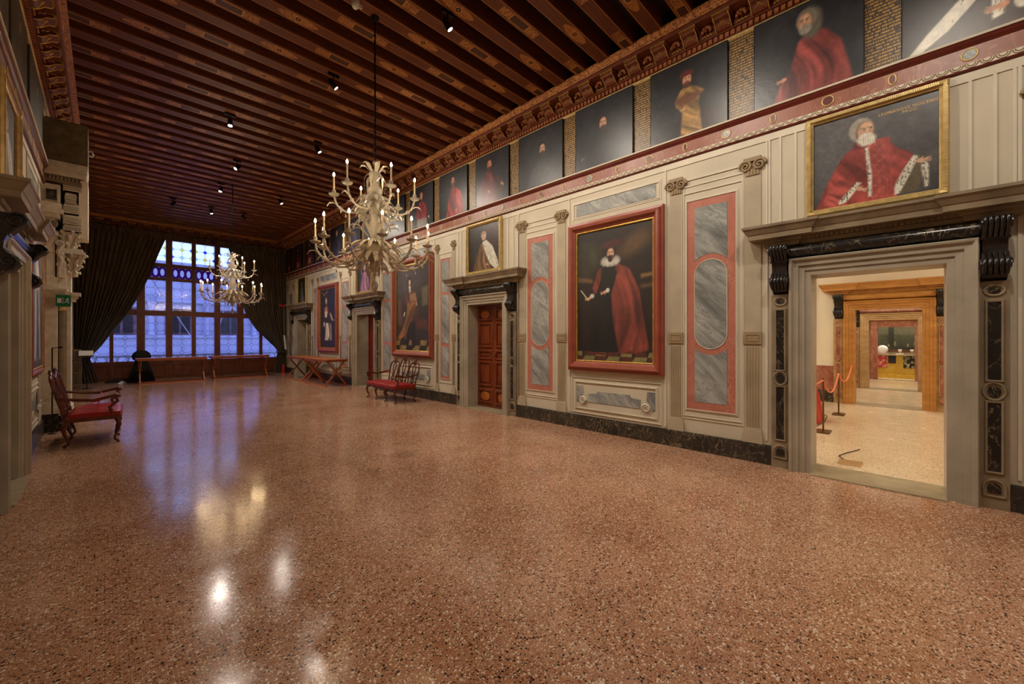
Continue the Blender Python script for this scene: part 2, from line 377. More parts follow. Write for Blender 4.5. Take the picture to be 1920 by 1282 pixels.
# ---------------------------------------------------------------- painted canvases
rs = np.random.RandomState(11)
def smooth_noise(X, Y, f, seed=0):
    r = np.random.RandomState(seed); g = r.rand(64, 64)
    x = X * f + 3.1; y = Y * f + 7.7
    xi = np.floor(x).astype(int); yi = np.floor(y).astype(int); fx = x - xi; fy = y - yi
    fx = fx * fx * (3 - 2 * fx); fy = fy * fy * (3 - 2 * fy)
    a = g[xi % 64, yi % 64]; b = g[(xi + 1) % 64, yi % 64]; c = g[xi % 64, (yi + 1) % 64]; d = g[(xi + 1) % 64, (yi + 1) % 64]
    return (a * (1 - fx) + b * fx) * (1 - fy) + (c * (1 - fx) + d * fx) * fy
class Paint:
    def __init__(s, asp, ny, c0, c1=None, seed=0):
        s.asp = asp; s.ny = ny; s.nx = max(8, int(round(ny * asp)))
        gx, gy = np.meshgrid(np.linspace(0, 1, s.nx + 1), np.linspace(0, 1, s.ny + 1))
        s.x, s.y = gx, gy; s.X = gx * asp; s.Y = gy; s.seed = seed
        n = .6 * smooth_noise(s.X, s.Y, 4, seed) + .4 * smooth_noise(s.X, s.Y, 13, seed + 1)
        c0 = np.array(c0, float); c1 = np.array(c1 if c1 is not None else c0 * .6, float)
        s.c = c0[None, None] * (1 - n[..., None]) + c1[None, None] * n[..., None]
    def put(s, m, col, folds=None):
        col = np.array(col, float)[None, None] * np.ones(s.c.shape)
        if folds:
            f, amp, ang = folds; ca, sa = math.cos(ang), math.sin(ang)
            a_ = s.X * ca + s.Y * sa + .05 * np.sin(s.Y * 7 + s.seed); b_ = -s.X * sa + s.Y * ca
            k = smooth_noise(a_ * 1.5, b_ * .22, f * 1.2, s.seed + 5) * .6 + smooth_noise(a_ * 3, b_ * .35, f * 1.3, s.seed + 6) * .4
            k = np.clip((k - .5) * 2.6, -1, 1); col = col * (1 + 1.5 * amp * k)[..., None]
        m = np.clip(m, 0, 1)[..., None]; s.c = s.c * (1 - m) + col * m; return s
    def ell(s, cx, cy, rx, ry, col, soft=.25, rot=0, a=1, folds=None):
        dx = s.X - cx * s.asp; dy = s.Y - cy; cr, sr = math.cos(rot), math.sin(rot)
        u = (dx * cr + dy * sr) / rx; v = (-dx * sr + dy * cr) / ry
        d = np.sqrt(u * u + v * v); return s.put(a * np.clip((1 - d) / soft + .5, 0, 1), col, folds)
    def poly(s, pts, col, soft=.012, a=1, folds=None):
        P = [(p[0] * s.asp, p[1]) for p in pts]; n = len(P)
        ins = np.zeros(s.X.shape, bool); dm = np.full(s.X.shape, 9.0)
        for i in range(n):
            x1, y1 = P[i]; x2, y2 = P[(i + 1) % n]
            if y1 != y2:
                c = ((s.Y < y1) != (s.Y < y2)) & (s.X < (x2 - x1) * (s.Y - y1) / (y2 - y1) + x1); ins ^= c
            ex, ey = x2 - x1, y2 - y1; L2 = ex * ex + ey * ey + 1e-12
            t = np.clip(((s.X - x1) * ex + (s.Y - y1) * ey) / L2, 0, 1)
            dm = np.minimum(dm, np.hypot(s.X - x1 - t * ex, s.Y - y1 - t * ey))
        sd = np.where(ins, dm, -dm); return s.put(a * np.clip(sd / soft + .5, 0, 1), col, folds)
    def line(s, pts, w, col, a=1):
        P = [(p[0] * s.asp, p[1]) for p in pts]; dm = np.full(s.X.shape, 9.0)
        for (x1, y1), (x2, y2) in zip(P, P[1:]):
            ex, ey = x2 - x1, y2 - y1; L2 = ex * ex + ey * ey + 1e-12
            t = np.clip(((s.X - x1) * ex + (s.Y - y1) * ey) / L2, 0, 1)
            dm = np.minimum(dm, np.hypot(s.X - x1 - t * ex, s.Y - y1 - t * ey))
        return s.put(a * np.clip((w / 2 - dm) / (w * .35) + .5, 0, 1), col)
    def head(s, cx, cy, r, hair=(60, 40, 28), beard=None, turn=0.0, skin=(196, 140, 104), cap=None):
        A = s.asp; dk = tuple(x * .62 for x in skin); lt = tuple(min(255, x * 1.14) for x in skin)
        s.ell(cx - turn * r * .12 / A, cy + r * .16, r * .86, r * 1.08, hair, .22)
        s.ell(cx - turn * r * .5 / A, cy - r * .1, r * .42, r * .7, hair, .4)
        s.ell(cx + turn * r * .2 / A, cy - r * .08, r * .62, r * .92, dk, .2)
        s.ell(cx + turn * r * .28 / A, cy - r * .06, r * .56, r * .86, skin, .35)
        s.ell(cx + turn * r * .34 / A, cy + r * .42, r * .36, r * .26, lt, .9, a=.7)
        if beard:
            s.ell(cx + turn * r * .28 / A, cy - r * .78, r * .50, r * .50, beard, .4)
            for q in range(9): s.line([(cx + (turn * .28 + (q - 4) * .11) * r / A, cy - r * .55), (cx + (turn * .3 + (q - 4) * .08) * r / A, cy - r * (1.16 - abs(q - 4) * .05))], r * .05, tuple(x * (.82 + .06 * (q % 3)) for x in beard), .7)
            s.ell(cx + turn * r * .3 / A, cy - r * .43, r * .30, r * .07, beard, .5)
        for sx in (-.24, .24):
            ex = cx + (sx + turn * .3) * r / A
            s.ell(ex, cy + r * .14, r * .17, r * .10, dk, .9, a=.75); s.ell(ex, cy + r * .12, r * .10, r * .05, (200, 186, 168), .6, a=.8); s.ell(ex + turn * .02, cy + r * .12, r * .05, r * .055, (36, 24, 18), .5)
            s.ell(ex, cy + r * .27, r * .17, r * .03, tuple(x * .8 for x in hair), .8, a=.6)
        nx = cx + (.02 + turn * .42) * r / A
        s.ell(nx - .10 * r / A, cy - r * .06, r * .07, r * .2, dk, .9, a=.5); s.ell(nx, cy - r * .04, r * .07, r * .22, lt, .7, a=.9); s.ell(nx, cy - r * .26, r * .10, r * .05, dk, .8, a=.7)
        s.ell(cx + (turn * .34) * r / A, cy - r * .50, r * .16, r * .05, (142, 74, 62), .7)
        for sx in (-.3, .36): s.ell(cx + (sx + turn * .26) * r / A, cy - r * .2, r * .14, r * .16, (200, 118, 92), 1.0, a=.45)
        if cap: s.poly([(cx - r * .95 / A, cy + r * .42), (cx - r * .95 / A, cy + r * 1.0), (cx - r * .3 / A, cy + r * 1.35), (cx + r * .8 / A, cy + r * 1.1), (cx + r * 1.0 / A, cy + r * .5)], cap, .02)
        return s
    def hand(s, x, y, sz, ang=0, col=(200, 146, 112), n=4):
        s.ell(x, y, sz * .55, sz * .42, col, .35, ang)
        for k in range(n):
            a = ang + (k - 1.5) * .2; L = sz * (1.15 - .1 * abs(k - 1.3))
            x0 = x + math.cos(a) * sz * .35 / s.asp; y0 = y + math.sin(a) * sz * .35
            s.line([(x0, y0), (x0 + math.cos(a) * L / s.asp, y0 + math.sin(a) * L)], sz * .17, tuple(c * (.9 + .04 * k) for c in col))
        return s.line([(x, y), (x + math.cos(ang + 1.1) * sz * .7 / s.asp, y + math.sin(ang + 1.1) * sz * .7)], sz * .18, col)
    def mesh(s, name, sd, u0, u1, z0, z1, d, parent, mat='canvas'):
        flip = (sd.sg < 0 and sd.kind == 'x')
        n_ = .5 * smooth_noise(s.X, s.Y, 22, 77) + .5 * smooth_noise(s.X * 1.3, s.Y, 45, 78); n2 = smooth_noise(s.X, s.Y, 3, 79)
        s.c = s.c * (.80 + .26 * n_ + .14 * n2)[..., None]; g_ = s.c.mean(-1, keepdims=True); s.c = s.c * .74 + g_ * .26 * np.array([1.02, 1.0, .95])
        off = root_loc(parent) if parent else Vector((0, 0, 0))
        us = u1 + (u0 - u1) * s.x if flip else u0 + (u1 - u0) * s.x
        zs = z0 + (z1 - z0) * s.y
        nx, ny = s.nx, s.ny
        if sd.kind == 'x': co = np.stack([np.full(us.shape, sd.x0 + sd.sg * d), us, zs], -1).reshape(-1, 3)
        else: co = np.stack([us, np.full(us.shape, sd.x0 + sd.sg * d), zs], -1).reshape(-1, 3)
        co = co - np.array(off)[None]
        idx = np.arange((nx + 1) * (ny + 1)).reshape(ny + 1, nx + 1)
        f = np.stack([idx[:-1, :-1], idx[:-1, 1:], idx[1:, 1:], idx[1:, :-1]], -1).reshape(-1, 4)
        # rim so that the canvas is a real panel standing off the wall
        rim = list(idx[0, :]) + list(idx[1:, -1]) + list(idx[-1, -2::-1]) + list(idx[-2:0:-1, 0])
        n0 = len(co); back = co[rim].copy(); back[:, 0 if sd.kind == 'x' else 1] -= sd.sg * min(d * .9, .02)
        vs = np.vstack([co, back]).tolist(); fs = f.tolist(); k = len(rim)
        fs += [[rim[i], rim[(i + 1) % k], n0 + (i + 1) % k, n0 + i] for i in range(k)]; fs.append([n0 + i for i in range(k)])
        me = bpy.data.meshes.new(name); me.from_pydata(vs, [], fs); me.materials.append(M[mat])
        at = me.color_attributes.new('paint', 'FLOAT_COLOR', 'POINT')
        c = np.clip(s.c.reshape(-1, 3) / 255., 0, 1); c = np.vstack([c, np.tile([[.04, .03, .025]], (k, 1))])
        l_ = np.where(c <= .04045, c / 12.92, ((c + .055) / 1.055) ** 2.4)
        at.data.foreach_set('color', np.hstack([l_, np.ones((len(l_), 1))]).astype(np.float32).ravel())
        bm = bmesh.new(); bm.from_mesh(me); bmesh.ops.recalc_face_normals(bm, faces=bm.faces); bm.to_mesh(me); bm.free()
        o = bpy.data.objects.new(name, me); COL.objects.link(o)
        if parent: o.parent = parent
        return o

RED = (150, 50, 46); DRED = (104, 26, 26); ERM = (206, 200, 182)
def ermine(p, pts, seed=1, w=None):
    p.poly(pts, ERM, .015); r = random.Random(seed)
    xs = [q[0] for q in pts]; ys = [q[1] for q in pts]
    for _ in range(34):
        t = r.random(); n = len(pts); i = r.randrange(n); j = (i + n // 2) % n
        x = pts[i][0] * (1 - t) + pts[j][0] * t; y = pts[i][1] * (1 - t) + pts[j][1] * t
        p.ell(x, y, .004, .010, (70, 58, 50), .6, .3, .8)

def art_mocenigo(asp):
    p = Paint(asp, 150, (56, 52, 54), (84, 82, 86), 3)
    p.ell(.1, .5, .5, .6, (104, 104, 110), 1.2, a=.6)
    body = [(.02, 0), (.10, .22), (.20, .45), (.28, .58), (.36, .63), (.47, .66), (.62, .65), (.70, .52), (.80, .44), (.84, .36), (.80, .22), (.72, .10), (.70, 0)]
    p.poly(body, (166, 56, 50), .015, folds=(7, .22, .5))
    p.poly([(.05, 0), (.14, .22), (.25, .30), (.38, .22), (.36, .12), (.24, .02), (.2, 0)], (178, 66, 60), .02, folds=(12, .25, 1.1))
    p.poly([(.5, .66), (.64, .66), (.67, .5), (.66, 0), (.50, 0)], (172, 62, 56), .01, folds=(20, .1, .2))
    for k in range(16): p.ell(.53 + .1 * ((k * 7) % 3) / 3, .05 + k * .037, .022, .01, (196, 92, 80), .8, k, .6)
    ermine(p, [(.445, .60), (.475, .60), (.505, .3), (.505, .05), (.475, .05), (.47, .3)], 3)
    ermine(p, [(.23, .02), (.30, .04), (.42, .22), (.38, .24), (.30, .14), (.22, .05)], 4)
    p.poly([(.72, .02), (.86, .03), (.92, .36), (.82, .38), (.76, .2)], (96, 84, 60), .02)
    ermine(p, [(.68, .02), (.72, .03), (.80, .22), (.86, .38), (.82, .40), (.74, .26), (.68, .12)], 5)
    ermine(p, [(.90, .05), (.93, .05), (.93, .28), (.88, .34), (.87, .3)], 6)
    p.hand(.87, .33, .055, -.05, (206, 150, 116)); p.hand(.40, .16, .05, -.45, (206, 150, 116))
    p.ell(.42, .64, .07, .05, (120, 40, 38), .3)
    p.head(.425, .79, .118, (150, 142, 128), (206, 200, 184), .8, (196, 146, 112))
    p.ell(.46, .685, .075, .07, (206, 200, 184), .5)
    for q in range(11): p.line([(.43 + .008 * q, .72), (.42 + .011 * q, .625)], .007, ((226, 220, 206), (186, 178, 162))[q % 2], .8)
    return p
def art_ermine_hand(asp):
    p = Paint(asp, 130, (30, 26, 26), (58, 52, 54), 8)
    p.poly([(.16, 0), (.40, .22), (.52, .5), (.6, 1), (.95, 1), (1, .3), (1, 0)], (62, 42, 32), .02, folds=(6, .2, .3))
    ermine(p, [(.04, .0), (.13, .0), (.30, .12), (.50, .34), (.66, .7), (.70, 1), (.56, 1), (.50, .62), (.36, .36), (.16, .15)], 11)
    ermine(p, [(.55, .6), (.63, .6), (.63, .10), (.56, .08)], 12)
    ermine(p, [(.74, .6), (1, .7), (1, .16), (.90, .12), (.78, .24), (.70, .40)], 13)
    p.ell(.73, .17, .05, .07, ERM, .3); p.hand(.62, .18, .07, 3.2, (204, 128, 72)); return p
def art_frieze(asp, ny, kind, seed):
    p = Paint(asp, ny, (30, 29, 33), (52, 51, 58), seed)
    if kind == 'oldred':
        p.poly([(.20, 0), (.26, .18), (.36, .32), (.44, .60), (.56, .70), (.70, .62), (.82, .45), (.88, .2), (.92, 0)], (136, 48, 44), .03, folds=(9, .28, .25))
        p.hand(.30, .24, .05, 3.3, (190, 120, 84)); p.ell(.56, .76, .10, .17, (96, 88, 76), .4)
        p.head(.51, .80, .11, (118, 108, 94), (150, 140, 126), -.3, (190, 136, 100))
    elif kind == 'ochre':
        p.poly([(.62, .35), (.95, .2), (1, 0), (.4, 0), (.42, .3)], (52, 36, 32), .04)
        p.poly([(.34, .50), (.42, .62), (.50, .66), (.62, .60), (.72, .52), (.66, .42), (.70, .0), (.42, .0), (.44, .32), (.36, .42)], (146, 104, 48), .03, folds=(8, .3, .9))
        p.poly([(.36, .50), (.5, .56), (.7, .5), (.62, .44), (.42, .40)], (110, 62, 34), .03)
        p.hand(.47, .36, .035, 3.5); p.head(.50, .74, .095, (56, 32, 22), (92, 44, 26), .2, (196, 130, 92), (96, 30, 26))
    elif kind == 'head':
        p.poly([(.20, 0), (.28, .35), (.42, .5), (.6, .5), (.8, .32), (.9, 0)], (34, 32, 38), .08)
        p.hand(.12, .18, .04, .6, (120, 84, 66), 3); p.head(.50, .64, .105, (40, 28, 22), (70, 40, 26), .3, (190, 128, 96))
    elif kind == 'head2':
        p.poly([(.20, 0), (.30, .3), (.45, .42), (.6, .42), (.78, .28), (.9, 0)], (58, 56, 60), .1)
        p.head(.55, .64, .105, (36, 26, 22), (60, 40, 30), .3, (190, 136, 104))
    elif kind == 'red2':
        p.poly([(.02, 0), (.10, .35), (.22, .55), (.36, .66), (.52, .62), (.66, .5), (.8, .3), (.78, 0)], (96, 36, 38), .03, folds=(8, .25, .3))
        p.poly([(.34, .0), (.36, .6), (.52, .6), (.62, 0)], (112, 46, 46), .03, folds=(9, .2, .1))
        p.hand(.40, .25, .05, -.6, (190, 130, 90)); p.hand(.80, .32, .05, -.8, (190, 130, 90))
        p.head(.42, .78, .105, (66, 34, 24), (84, 44, 28), .4, (190, 116, 84))
    elif kind == 'red3':
        p.poly([(.26, 0), (.32, .35), (.42, .60), (.50, .66), (.62, .6), (.78, .5), (.9, .2), (.92, 0)], (158, 34, 34), .025, folds=(8, .3, .2))
        p.hand(.62, .12, .045, -1.6, (200, 132, 80)); p.head(.50, .78, .10, (60, 30, 24), (120, 70, 44), 0, (184, 112, 84))
    elif kind == 'red4':
        p.poly([(.30, .0), (.34, .3), (.40, .3), (.72, .3), (.76, .0)], (120, 112, 104), .04)
        p.poly([(.26, .22), (.30, .48), (.44, .62), (.58, .62), (.72, .5), (.80, .3), (.72, .2), (.4, .2)], (120, 34, 42), .03, folds=(9, .25, .2))
        p.hand(.82, .2, .04, -1, (200, 180, 160)); p.head(.50, .76, .10, (60, 30, 24), None, .2, (180, 110, 84))
    elif kind == 'redgold':
        p.poly([(.2, 0), (.28, .45), (.42, .62), (.6, .6), (.78, .42), (.86, 0)], (130, 28, 26), .03, folds=(7, .3, .3))
        p.poly([(.4, .3), (.6, .3), (.64, .1), (.36, .1)], (190, 150, 110), .04); p.head(.5, .77, .085, (50, 28, 22), (90, 50, 34), 0)
    elif kind == 'blue':
        p.poly([(.2, 0), (.28, .45), (.42, .6), (.6, .6), (.78, .42), (.86, 0)], (60, 56, 84), .03, folds=(7, .3, .3)); p.head(.5, .76, .08, (150, 140, 130), (160, 150, 140), 0)
    return p
def art_black_robe(asp):
    p = Paint(asp, 210, (44, 26, 18), (26, 16, 13), 21)
    p.ell(.12, .80, .12, .1, (60, 66, 40), .9); p.poly([(.0, .9), (.18, .9), (.2, .62), (0, .6)], (46, 40, 26), .05)
    p.poly([(0, .62), (.22, .60), (.22, .63), (0, .66)], (110, 78, 40), .02); p.ell(.78, .86, .14, .07, (92, 60, 28), 1.0, .5)
    p.poly([(.86, .6), (1, .61), (1, .635), (.86, .63)], (140, 96, 44), .02); p.poly([(.86, .53), (1, .54), (1, .56), (.86, .55)], (120, 76, 36), .03)
    # chequered floor
    for i in range(7):
        for j in range(2):
            c = (126, 118, 62) if (i + j) % 2 else (84, 40, 26)
            y0, y1 = .0 + j * .035, .035 + j * .035; o = -.1 + i * .17
            p.poly([(o + .02 * j, y0), (o + .17, y0), (o + .19 - .02 * j, y1), (o + .04, y1)], c, .004)
    cape = [(.30, .70), (.42, .735), (.60, .72), (.72, .68), (.84, .52), (.90, .30), (.96, .09), (.80, .06), (.58, .055), (.50, .3), (.44, .52), (.26, .50), (.22, .56)]
    p.poly(cape, (104, 36, 28), .01, folds=(9, .3, .1))
    p.poly([(.46, .6), (.66, .70), (.74, .55), (.8, .3), (.90, .085), (.60, .07), (.52, .3)], (120, 44, 34), .03, folds=(11, .25, .05))
    p.poly([(.36, .74), (.50, .75), (.56, .66), (.48, .5), (.50, .3), (.58, .07), (.22, .06), (.16, .1), (.24, .4), (.20, .5), (.28, .52), (.34, .62)], (22, 18, 18), .008, folds=(10, .3, .1))
    p.poly([(.17, .07), (.5, .055), (.5, .04), (.2, .045)], (96, 28, 22), .01)
    p.ell(.47, .755, .085, .045, (150, 146, 138), .25)
    for k in range(13): p.ell(.37 + .016 * k, .745 + .008 * math.cos(k * 2.1), .007, .028, (196, 190, 180), .6, (k - 6) * .12, .7)
    p.head(.475, .81, .05, (36, 22, 18), None, -.1, (204, 150, 112))
    p.ell(.468, .772, .02, .026, (56, 30, 20), .4); p.ell(.468, .788, .032, .007, (50, 28, 20), .5)
    p.poly([(.32, .855), (.36, .90), (.52, .915), (.67, .90), (.62, .86), (.48, .85)], (74, 20, 24), .012)
    p.hand(.40, .525, .028, 3.4, (212, 156, 120)); p.hand(.175, .485, .028, 3.3, (212, 156, 120))
    p.line([(.05, .55), (.16, .47)], .008, (206, 196, 170)); p.ell(.215, .50, .02, .018, (200, 195, 185), .4); p.ell(.435, .535, .016, .018, (200, 195, 185), .4)
    return p
def art_sash(asp):
    p = Paint(asp, 150, (58, 44, 42), (40, 34, 40), 31)
    p.ell(.3, .82, .3, .2, (76, 66, 74), 1.1); p.poly([(.78, .72), (.95, .74), (.95, .52), (.78, .5)], (98, 88, 60), .03)
    for i in range(6):
        for j in range(2):
            p.poly([(-.1 + i * .2 + .04 * j, .0 + j * .06), (.1 + i * .2, .0 + j * .06), (.13 + i * .2, .06 + j * .06), (-.06 + i * .2, .06 + j * .06)], (140, 112, 62) if (i + j) % 2 else (44, 34, 30), .006)
    p.poly([(.6, .36), (.95, .36), (.95, .25), (.6, .25)], (96, 46, 30), .05); p.poly([(.05, .6), (.14, .62), (.2, .3), (.06, .3)], (104, 60, 56), .05)
    p.poly([(.32, .68), (.42, .74), (.52, .7), (.66, .6), (.72, .3), (.62, .3), (.3, .12), (.22, .14), (.34, .5), (.28, .6)], (92, 48, 44), .02, folds=(8, .25, .4))
    p.poly([(.40, .34), (.60, .34), (.58, .04), (.50, .03), (.46, .2), (.38, .05), (.28, .06)], (34, 26, 26), .02)
    p.poly([(.36, .56), (.6, .57), (.62, .52), (.46, .34), (.28, .18), (.1, .12), (.05, .15), (.24, .3), (.34, .44)], (162, 96, 40), .014, folds=(10, .3, -.5))
    p.poly([(.42, .66), (.6, .67), (.64, .56), (.54, .58), (.44, .57)], (158, 110, 72), .02)
    p.ell(.42, .8, .055, .07, (60, 40, 34), .4); p.head(.42, .80, .036, (70, 46, 38), None, 0, (220, 184, 156)); p.poly([(.39, .76), (.45, .76), (.45, .68), (.41, .68)], (214, 204, 190), .012)
    p.hand(.62, .545, .022, -1.2, (220, 190, 160)); p.hand(.26, .44, .026, -2.0, (226, 214, 196)); return p
def art_white_dress(asp):
    p = Paint(asp, 130, (56, 34, 44), (38, 26, 44), 41)
    p.poly([(.6, 1), (1, 1), (1, .3), (.7, .4)], (36, 32, 62), .06); p.line([(.1, .96), (.25, .9), (.45, .97)], .03, (150, 110, 80), .7)
    p.poly([(.25, .66), (.35, .74), (.5, .7), (.7, .6), (.82, .5), (.7, .36), (.64, .12), (.3, .1), (.2, .4)], (58, 38, 40), .02, folds=(8, .2, .3))
    p.poly([(.27, .68), (.42, .72), (.48, .6), (.36, .54), (.25, .58)], (176, 106, 70), .03, folds=(10, .2, .3))
    p.poly([(.34, .42), (.52, .42), (.56, .2), (.5, .12), (.28, .12), (.34, .3)], (196, 184, 164), .02, folds=(9, .2, .2))
    p.poly([(.55, .4), (.7, .4), (.74, .12), (.6, .12)], (140, 120, 104), .03, folds=(9, .2, .2)); p.ell(.24, .4, .03, .045, (186, 184, 186), .4)
    p.poly([(.3, .62), (.44, .62), (.42, .52), (.28, .52)], (214, 196, 170), .02); p.poly([(.58, .6), (.7, .56), (.8, .46), (.72, .46)], (186, 170, 156), .02)
    p.ell(.37, .80, .04, .06, (160, 140, 120), .5); p.head(.37, .80, .03, (190, 176, 150), None, 0, (226, 186, 156)); p.hand(.84, .46, .02, 0); return p
def art_doge(asp, pink=False):
    p = Paint(asp, 110, (70, 40, 40), (50, 34, 36), 51)
    p.poly([(.0, 1), (.45, 1), (.4, .3), (0, .1)], (52, 46, 40), .06)
    p.poly([(.16, 0), (.28, .38), (.40, .58), (.56, .64), (.74, .5), (.88, .2), (.92, 0)], (122, 84, 50) if not pink else (170, 104, 134), .03, folds=(11, .25, .3))
    if not pink: ermine(p, [(.46, .62), (.58, .66), (.78, .5), (.94, .18), (.97, .02), (.86, .0), (.70, .12), (.56, .36)], 9)
    p.hand(.6, .12, .05, -.3); p.head(.5, .74, .09, (200, 190, 176), None if not pink else None, -.2, (206, 150, 118), (150, 120, 80) if not pink else None); return p
def art_dark_lady(asp):
    p = Paint(asp, 70, (40, 40, 32), (28, 28, 24), 61)
    p.poly([(.3, 0), (.38, .5), (.46, .68), (.6, .6), (.76, .1), (.78, 0)], (110, 112, 104), .04, folds=(8, .2, .3)); p.head(.48, .76, .07, (140, 130, 120), None, 0); return p
def art_saint(asp):
    p = Paint(asp, 130, (88, 88, 116), (66, 70, 104), 71)
    p.poly([(0, .4), (1, .35), (1, 0), (0, 0)], (70, 54, 40), .08); p.poly([(.2, .05), (.3, .6), (.5, .72), (.66, .6), (.8, .05)], (196, 184, 164), .03, folds=(7, .2, .2))
    p.poly([(.4, .05), (.45, .5), (.6, .5), (.7, .05)], (52, 70, 120), .03); p.poly([(.3, .6), (.2, .84), (.26, .86), (.42, .66)], (206, 170, 140), .02); p.head(.48, .77, .045, (90, 60, 40)); return p
def art_landscape(asp):
    p = Paint(asp, 80, (76, 78, 50), (44, 48, 32), 81)
    p.poly([(.4, 1), (1, 1), (1, .82), (.5, .8)], (104, 118, 112), .05); p.poly([(.1, .7), (.9, .64), (1, .4), (0, .4)], (96, 92, 64), .06, .7)
    for x, w in ((.4, .06), (.8, .03), (.05, .04)): p.poly([(x, 0), (x + w, 0), (x + w, 1), (x, 1)], (34, 34, 22), .01)
    for k in range(14): p.ell(.05 + k * .07, .12 + .04 * math.sin(k * 2.3), .02, .07, ((120, 104, 80), (50, 44, 60), (140, 126, 96))[k % 3], .6)
    p.poly([(0, 0), (1, 0), (1, .08), (0, .08)], (44, 40, 26), .03); return p
# ================================================================= SETTING
def struct(name, mb, mat, parent=None):
    o = mb.build(name, mat, parent)
    if parent is None: o['kind'] = 'structure'
    return o
def sroot(name, loc): return empty(name, loc, kind='structure')
TH = .38
DOORS = [(.2775, .5625, 'door_1'), (6.795, .585, 'door_2'), (12.69, .60, 'door_3'), (18.69, .575, 'door_4')]
HD = 2.41
struct('floor', MB().box(XL - .6, XR, YB, YE + .3, -.2, 0), M['floor'])
ceil = sroot('ceiling', (0, 0, ZC))
MB().box(XL - .3, XR + .3, YB, YE + .3, 6.35, 6.5).build('ceiling_board', M['ceilboard'], ceil)
beams = {}
k = -8
while True:
    yc = 3.505 + .4345 * k
    if yc > YE - .25: break
    typ = k % 2; 
    if yc > YB + .1:
        key = typ
        if key not in beams:
            mb = MB().add([(x, y, z) for x in (XL, XR) for y, z in ((-.105, .02), (-.098, 0), (.098, 0), (.105, .02), (.105, .235), (-.105, .235))],
                          [(0, 1, 7, 6), (1, 2, 8, 7), (2, 3, 9, 8), (3, 4, 10, 9), (4, 5, 11, 10), (5, 0, 6, 11)])
            b = mb.build('beam', M['beamA'] if typ == 0 else M['beamB'], None); beams[key] = b
        else:
            b = beams[key].copy(); COL.objects.link(b)
        b.parent = ceil; b.location = (0, yc, 0)
        if typ == 1 : pass
    k += 1

# ---- walls
def wall_with(sd, name, mat, u0, u1, z1, opens, th=TH):
    mb = MB(); u = u0
    for a, b, za, zb in sorted(opens):
        mb.wbox(sd, u, a, 0, z1, -th, 0)
        if zb < z1: mb.wbox(sd, a, b, zb, z1, -th, 0)
        if za > 0: mb.wbox(sd, a, b, 0, za, -th, 0)
        u = b
    mb.wbox(sd, u, u1, 0, z1, -th, 0)
    return struct(name, mb, mat)
wr = wall_with(R, 'wall_right', M['wall'], YB, YE, 6.34, [(c - h, c + h, 0, HD) for c, h, n in DOORS])
wl = wall_with(L, 'wall_left', M['wall'], YB, YE, 6.34, [(6.21, 7.38, 0, HD)])
struct('wall_back', MB().box(XL, XR, YB - .3, YB, 0, 6.34), M['wall'])
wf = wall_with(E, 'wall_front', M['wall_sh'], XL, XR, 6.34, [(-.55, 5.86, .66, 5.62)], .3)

# ---- portals -------------------------------------------------------------
def console(sd, u0, u1, z0, z1, proj=.24, mat=None, parent=None, name='console'):
    mb = MB(); H = z1 - z0; w = u1 - u0
    fr = [(.45, 1), (.95, .985), (1.06, .93), (1.0, .86), (.80, .80), (.62, .70), (.50, .56), (.48, .44), (.62, .37), (.80, .31), (.84, .24), (.72, .16), (.5, .11), (.34, .05), (.12, 0)]
    fr = [(a * proj, z0 + b * H) for a, b in fr]
    mb.wprism(sd, [(0, z1)] + fr + [(0, z0)], u0 + .008, u1 - .008)
    for i in range(5):
        u = u0 + w * (i + .5) / 5
        mb.tube([sd.m(u, z, d) for d, z in fr[1:6]], w / 10 * 1.08, 8); mb.tube([sd.m(u, z, d) for d, z in fr[7:13]], w / 10 * 1.05, 8)
    for u in (u0 - .004, u1 + .004):
        for (d, z, r) in ((.80 * proj, z0 + .89 * H, .07 * H / .58), (.6 * proj, z0 + .25 * H, .055 * H / .58)):
            pts = []
            for q in range(26):
                a = q * .42; rr = r * (1 - q / 27); pts.append(sd.m(u, z + rr * math.sin(a), d + rr * math.cos(a)))
            mb.tube(pts, [.012 * (1 - q / 40) for q in range(26)], 6)
    mb.wbox(sd, u0 - .006, u1 + .006, z0 + .66 * H, z0 + .69 * H, 0, .66 * proj)
    return mb.build(name, mat or M['console'], parent)
def cornice_box(mb, sd, hc, half, prof):
    """mitred cornice with returns: prof [(o, z)] from bottom to top"""
    n = len(prof); vs = []
    for o, z in prof: vs += [sd.m(hc - half - o, z, 0), sd.m(hc - half - o, z, o), sd.m(hc + half + o, z, o), sd.m(hc + half + o, z, 0)]
    fs = [(i * 4 + k, i * 4 + k + 1, (i + 1) * 4 + k + 1, (i + 1) * 4 + k) for i in range(n - 1) for k in range(3)]
    fs += [(0, 1, 2, 3), tuple((n - 1) * 4 + k for k in range(4))]
    return mb.add(vs, fs)
